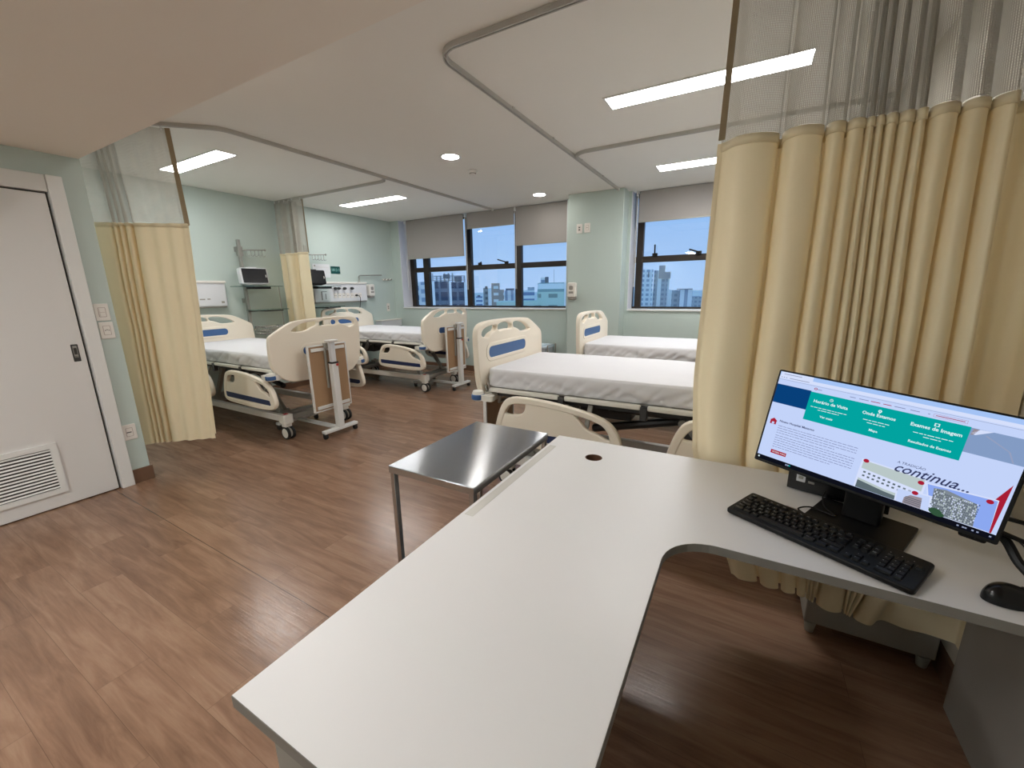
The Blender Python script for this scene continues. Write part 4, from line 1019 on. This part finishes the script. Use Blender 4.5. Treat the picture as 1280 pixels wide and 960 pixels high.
def rowk(y, x, items, h=u):
    global NK
    for it in items:
        if isinstance(it, (int, float)): x += it*u; continue
        lab, w = it if isinstance(it, tuple) else (it, 1); key(x, y, w*u, h, lab.strip() or None); x += w*u; NK += 1
rowk(ky+u*5.6, kx, ['Esc', .9, 'F1', 'F2', 'F3', 'F4', .45, 'F5', 'F6', 'F7', 'F8', .45, 'F9', 'F10', 'F11', 'F12'], u*.75)
rowk(ky+u*5.6, kx+15.35*u, [' ', ' ', ' '], u*.75)
rowk(ky+u*4.2, kx, ["'"]+list('1234567890')+['-', '=', ('Back', 2)]); rowk(ky+u*4.2, kx+15.35*u, ['Ins', 'Hm', 'PU']); rowk(ky+u*4.2, kx+18.7*u, ['Num', '/', '*', '-'])
rowk(ky+u*3.2, kx, [('Tab', 1.5)]+list('QWERTYUIOP')+['´', '[', ('Enter', 1.5)]); rowk(ky+u*3.2, kx+15.35*u, ['Del', 'End', 'PD']); rowk(ky+u*3.2, kx+18.7*u, ['7', '8', '9']); 
rowk(ky+u*2.2, kx, [('Caps', 1.75)]+list('ASDFGHJKL')+['Ç', '~', ']', (' ', 1.25)]); rowk(ky+u*2.2, kx+18.7*u, ['4', '5', '6'])
rowk(ky+u*1.2, kx, [('Shift', 1.25), '|']+list('ZXCVBNM')+[',', '.', ';', ('Shift', 2.75)]); rowk(ky+u*1.2, kx+16.35*u, ['^']); rowk(ky+u*1.2, kx+18.7*u, ['1', '2', '3'])
rowk(ky+u*.2, kx, [('Ctrl', 1.5), (' ', 1.25), ('Alt', 1.25), (' ', 6.5), ('Alt', 1.5), (' ', 1.5), ('Ctrl', 1.5)]); rowk(ky+u*.2, kx+15.35*u, ['<', 'v', '>']); rowk(ky+u*.2, kx+18.7*u, [('0', 2), ','])
mb = MB().m('legend')
for q in range(3): mb.prism([(kx+(18.9+q*1.2)*u, ky+u*5.95), (kx+(18.9+q*1.2)*u+.002, ky+u*5.95), (kx+(18.9+q*1.2)*u+.002, ky+u*5.95+.002), (kx+(18.9+q*1.2)*u, ky+u*5.95+.002)], .019, .0194, Rk)
mb.build('status_light', kb, smooth=False)
for xx in (-.18, .18): MB().m('tyre').prism(rrect(xx-.02, xx+.02, .055, .065, .003, 2), -.0035, .005, Rk).build('rubber_foot', kb)

def cable(name, pts, r, label, plug=None):
    t = thing(name, pts[0], label, 'cable')
    MB().m('black').tube(catmull(pts, 7), r, 8).build('flex', t)
    if plug: plug(t)
    return t
kc = Rk @ Vector((-.06, KH/2+.001, .012))
cable('keyboard_cable', [kc, kc+Vector((-.02, .025, .004)), kc+Vector((.02, .075, -.006)), (.300, 1.452, DZ+.0145), (.280, 1.490, DZ+.02), (.275, 1.520, DZ+.035), (.285, 1.553, DZ+.045)], .0023, 'thin black cable looping from the keyboard to the computer box')
def tagp(t):
    mb = MB().m('panel'); mb.box(-.022, .022, -.008, .008, 0, .0008, Matrix.Translation((.196, 1.478, DZ+.001)) @ Matrix.Rotation(radians(-22), 4, 'Z')).m('pinkline').box(-.018, .018, -.003, .002, .0008, .001, Matrix.Translation((.196, 1.478, DZ+.001)) @ Matrix.Rotation(radians(-22), 4, 'Z')); return mb
tag(tagp(None).build('paper_tag', smooth=False), 'small white paper tag on the desk behind the keyboard', 'tag')

# mouse
ms = thing('computer_mouse', (.575, 1.228, DZ), 'glossy black mouse on the desk to the right of the keyboard', 'mouse')
Rm = Matrix.Translation((.580, 1.226, DZ)) @ Matrix.Rotation(radians(-66), 4, 'Z')
vs = []; fs = []; NU, NV = 28, 10
for j in range(NV+1):
    a = pi/2*j/NV
    for i in range(NU):
        b = 2*pi*i/NU; ca, sa = cos(a)**.75, sin(a)
        wx = .030*(1+.10*cos(2*b)); x = wx*ca*cos(b); y = .053*ca*sin(b)
        z = .004+.036*sa*(1-.22*(y/.053)) if j else .002
        vs.append(Rm @ Vector((x, y, z)))
fs = [(j*NU+i, j*NU+(i+1) % NU, (j+1)*NU+(i+1) % NU, (j+1)*NU+i) for j in range(NV) for i in range(NU)]+[tuple(range(NU-1, -1, -1)), tuple(range(NV*NU, NV*NU+NU))]
MB().m('blackg').add(vs, fs).build('shell', ms, ang=60)
MB().m('tyre').lathe([(.003, -.004), (.009, -.003), (.009, .003), (.003, .004)], Rm @ Vector((0, .026, .028)), axis='x', n=16).build('scroll_wheel', ms)
tail = Rm @ Vector((0, .054, .010))
cable('mouse_cable', [tail, tail+Vector((.03, .02, .002)), (.68, 1.34, DZ+.004), (.715, 1.45, DZ+.003), (.72, 1.58, DZ+.003)], .002, 'thin black mouse cable running back across the desk')
t = cable('monitor_cable', [pBR+Vector((-.04, .03, .004)), (.59, 1.335, .845), (.615, 1.30, .80), (.640, 1.265, .775), (.665, 1.225, .760), (.70, 1.17, .752)], .010, 'thick black cable hanging from the lower corner of the monitor')
MB().m('black').beam(pBR+Vector((-.055, .050, .004)), pBR+Vector((-.012, .030, .002)), .030, .026).build('cable_clamp', t, bevel=.006)
cable('display_lead', [pBR+Vector((-.03, .045, .06)), (.66, 1.36, .872), (.73, 1.33, .858), (.772, 1.30, .86)], .0055, 'upper of two black leads from the monitor to the wall')
cable('power_lead', [pBR+Vector((-.02, .04, .03)), (.65, 1.325, .835), (.71, 1.29, .82), (.77, 1.24, .80)], .0055, 'lower of two black leads from the monitor to the wall')
t = thing('usb_plug', (.625, 1.272, DZ), 'small blue plug beside the mouse', 'plug')
mb = MB().m('usb').box(.612, .642, 1.245, 1.259, DZ+.001, DZ+.012).m('chrome').box(.642, .656, 1.246, 1.258, DZ+.003, DZ+.010); mb.build('plug_body', t, bevel=.001)

# ------------------------------------------------------------------ the city seen through the windows
GZ = -46.
M['g_ground'] = mat('haze_toned_ground', srgb(244, 234, 220), .9, var=.25, scale=.05)  # pale tone stands in for haze over the distant ground
def fac(n, w, g, sx, sz, **k): M[n] = facade_mat(n, srgb(*w), srgb(*g), sx, sz, **k)
fac('f_pale', (255, 250, 240), (165, 178, 192), 3.2, 3.1); fac('f_dark', (112, 122, 134), (62, 72, 92), 2.4, 3.2, wx=.75, wz=.7)
fac('f_brown', (188, 166, 150), (250, 245, 235), 6., 4., wx=.5, wz=.42); fac('f_grey', (165, 165, 160), (98, 102, 104), 2.6, 3.2)
fac('f_blue', (250, 250, 245), (128, 148, 180), 20, 3.4, wz=.5, band=True); fac('f_stripe', (255, 255, 245), (150, 178, 172), 30, 3.3, wz=.36, band=True)
fac('f_green', (205, 226, 205), (140, 158, 145), 6.5, 4.4, wx=.55, wz=.35); fac('f_tower', (245, 245, 240), (170, 180, 190), 3.4, 3.2, wx=.55, wz=.55)
fac('f_bands', (245, 242, 238), (165, 172, 185), 4.2, 60, wx=.45, wz=.97); fac('f_mid', (188, 190, 192), (150, 156, 165), 3, 3.2)
M['b_white'] = mat('tower_white_fin', srgb(255, 252, 245), .7, var=.02); M['b_brown'] = mat('tower_brown_crown', srgb(172, 162, 158), .7, var=.05); M['b_dark'] = mat('rooftop_plant', srgb(112, 116, 124), .7, var=.08)
def bld(name, D, label, parts):
    rc = (min(p[2] for p in parts)+max(p[3] for p in parts))/2; al = math.atan(rc); L = D*math.sqrt(1+rc*rc)
    t = thing(name, (rc*D, D, GZ), label, 'building', rz=-al)
    for nm, key, r0, r1, rt, rb, dep in parts:
        z1 = 1.44+rt*D-GZ; z0 = 0 if rb is None else 1.44+rb*D-GZ
        MB().m(key).box(L*math.tan(math.atan(r0)-al), L*math.tan(math.atan(r1)-al), dep[0], dep[1], z0, z1).build(nm, t, smooth=False, local=True)
    return t
bld('apartment_tower', 120, 'slim pale tower with balconies at the very edge of the window corner', [('tower_body', 'f_pale', -.8956, -.868, .027, None, (0, 20)), ('balcony_stack', 'f_blue', -.9, -.893, .02, None, (-2, 3))])
bld('office_tower', 90, 'dark glass twin office block with a lattice crown', [('glass_block', 'f_dark', -.8300, -.7744, .0270, None, (0, 22)), ('glass_block', 'f_dark', -.7660, -.7194, .0236, None, (0, 22)), ('white_fin', 'b_white', -.7744, -.7656, .0256, None, (-1, 22)), ('white_fin', 'b_white', -.8399, -.8290, .0271, None, (-.6, 22)), ('white_fin', 'b_white', -.7194, -.7052, .0222, None, (-.6, 22)), ('link_block', 'f_mid', -.8290, -.7194, .015, None, (2, 20))])
mb = MB().m('f_mid'); D = 90; L = D*1.26; hz = 1.44-GZ
for i in range(9):
    xx = lerp(-4.5, 4.2, i/8); hh = .0515 if i in (0, 3, 4, 5) else .044
    mb.box(xx-.2, xx+.2, 4, 4.5, hz+.024*D, hz+hh*D)
for rt in (.031, .037, .043): mb.box(-4.5, 4.2, 4, 4.4, hz+rt*D-.12, hz+rt*D+.12)
mb.m('b_dark').box(-1.6, .2, 3, 8, hz+.036*D, hz+.048*D).box(1.4, 3.4, 3, 8, hz+.026*D, hz+.041*D)
mb.build('roof_lattice', [o for o in bpy.data.objects if o.name == 'office_tower'][0], smooth=False, local=True)
bld('low_house', 300, 'tiny pale blue block left of the grey and brown tower', [('house_body', 'f_blue', -.6791, -.6572, -.0189, None, (0, 25)), ('roof_plant', 'b_dark', -.674, -.664, -.0150, -.0189, (4, 15))])
bld('residential_tower', 220, 'grey and brown tower with a white central stripe', [('grey_wing', 'f_grey', -.6535, -.6374, .0054, None, (0, 25)), ('white_stripe', 'b_white', -.6374, -.6262, .0052, None, (-1, 25)), ('brown_core', 'f_brown', -.6262, -.5990, .0178, None, (0, 25)), ('brown_wing', 'f_brown', -.5990, -.5853, .0002, None, (0, 25)), ('roof_tank', 'b_dark', -.648, -.640, .0100, .0054, (5, 15))])
bld('white_block', 260, 'white and pale blue block beside the window mullion', [('block_body', 'f_bands', -.5827, -.5451, -.002, None, (0, 25)), ('roof_plant', 'b_dark', -.580, -.553, .0030, -.002, (4, 18))])
bld('balcony_block', 200, 'blue and white banded block left of the pale green hospital wing', [('banded_body', 'f_blue', -.528, -.492, -.0030, None, (0, 25)), ('upper_setback', 'f_mid', -.512, -.4915, .0052, None, (4, 25))])
bld('hospital_wing', 150, 'pale green building with white banded top floors', [('banded_floors', 'f_stripe', -.4790, -.4050, .0160, -.0076, (0, 28)), ('green_body', 'f_green', -.4803, -.4035, -.0076, None, (-1, 28)), ('low_roof', 'f_green', -.6095, -.4803, -.0324, None, (-2, 20)), ('corner_fin', 'b_white', -.4075, -.4030, .0165, None, (-1.4, 4)), ('roof_tank', 'b_dark', -.458, -.4485, .0325, .0165, (8, 14)), ('roof_tank', 'f_pale', -.471, -.460, .0310, .0165, (8, 14)), ('mast', 'b_dark', -.4330, -.4324, .0517, .016, (8, 8.15))])
bld('white_tower', 300, 'tall white tower just beside the second window frame', [('tower_body', 'f_tower', -.2187, -.1905, .0395, None, (0, 30)), ('dark_slot', 'b_dark', -.2015, -.1995, .034, .022, (-.5, 2))])
bld('crowned_tower', 310, 'tall slim tower with a boxy brown crown', [('side_shaft', 'f_mid', -.1883, -.1800, .0370, None, (0, 24)), ('white_shaft', 'b_white', -.1800, -.1719, .0365, None, (-1, 24)), ('core_shaft', 'f_mid', -.1719, -.1581, .0244, None, (0, 24)), ('crown_box', 'b_brown', -.1782, -.1649, .0472, .0190, (-2, 20)), ('crown_arm', 'b_brown', -.1649, -.1528, .0330, .0190, (-2, 20)), ('white_edge', 'b_white', -.1581, -.154, .0190, None, (2, 24))])
bld('slab_block', 280, 'low grey slab right of the crowned tower', [('slab_body', 'f_mid', -.1475, -.1306, -.0076, None, (0, 20)), ('white_fin', 'b_white', -.1535, -.1475, -.0060, None, (0, 20))])
bld('striped_block', 260, 'white block with vertical dark stripes nearest the near curtain edge', [('striped_body', 'f_bands', -.1306, -.1045, -.0055, None, (0, 24)), ('roof_slab', 'b_brown', -.1376, -.1045, -.0042, -.0060, (-1, 20))])
bld('distant_block', 350, 'low hazy block between the striped building and the near curtain', [('block_body', 'f_mid', -.1032, -.0855, -.0219, None, (0, 30)), ('block_wing', 'f_pale', -.2159, -.10, -.043, None, (20, 60))])
struct(MB().m('g_ground').box(-4000, 3000, 40, 6000, GZ-1, GZ).build('ground'))

# ------------------------------------------------------------------ daylight and camera
w = bpy.data.worlds.new('overcast_sky'); SC.world = w; w.use_nodes = True
nt = w.node_tree; bg = nt.nodes['Background']; tc = nt.nodes.new('ShaderNodeTexCoord'); sp = nt.nodes.new('ShaderNodeSeparateXYZ'); cr = nt.nodes.new('ShaderNodeValToRGB')
nt.links.new(tc.outputs['Generated'], sp.inputs[0]); nt.links.new(sp.outputs[2], cr.inputs['Fac'])
e = cr.color_ramp.elements; e[0].position = 0; e[0].color = srgb(176, 208, 248); e[1].position = .35; e[1].color = srgb(132, 186, 246)
nt.links.new(cr.outputs[0], bg.inputs['Color']); bg.inputs['Strength'].default_value = .90

cd = bpy.data.cameras.new('camera'); cam = bpy.data.objects.new('camera', cd); COL.objects.link(cam)
cd.sensor_fit = 'HORIZONTAL'; cd.sensor_width = 36; cd.lens = 511.53/1280*36; cd.clip_start = .02; cd.clip_end = 8000
pit, rol, yaw = .226936, -.0156827, .514032
fw = Vector((-sin(yaw)*cos(pit), cos(yaw)*cos(pit), -sin(pit))); r0 = Vector((cos(yaw), sin(yaw), 0)); u0 = r0.cross(fw)
rr = r0*cos(rol)+u0*sin(rol); uu = u0*cos(rol)-r0*sin(rol)
cam.matrix_world = Matrix(((rr.x, uu.x, -fw.x, 0), (rr.y, uu.y, -fw.y, 0), (rr.z, uu.z, -fw.z, 1.44), (0, 0, 0, 1)))
SC.camera = cam
SC.view_settings.view_transform = 'Standard'; SC.view_settings.look = 'None'; SC.view_settings.exposure = 0.2; SC.view_settings.gamma = 1; SC.view_settings.use_curve_mapping = False
SC.cycles.max_bounces = 10; SC.cycles.diffuse_bounces = 5; SC.cycles.transparent_max_bounces = 24; SC.cycles.use_denoising = True; SC.cycles.sample_clamp_indirect = 6
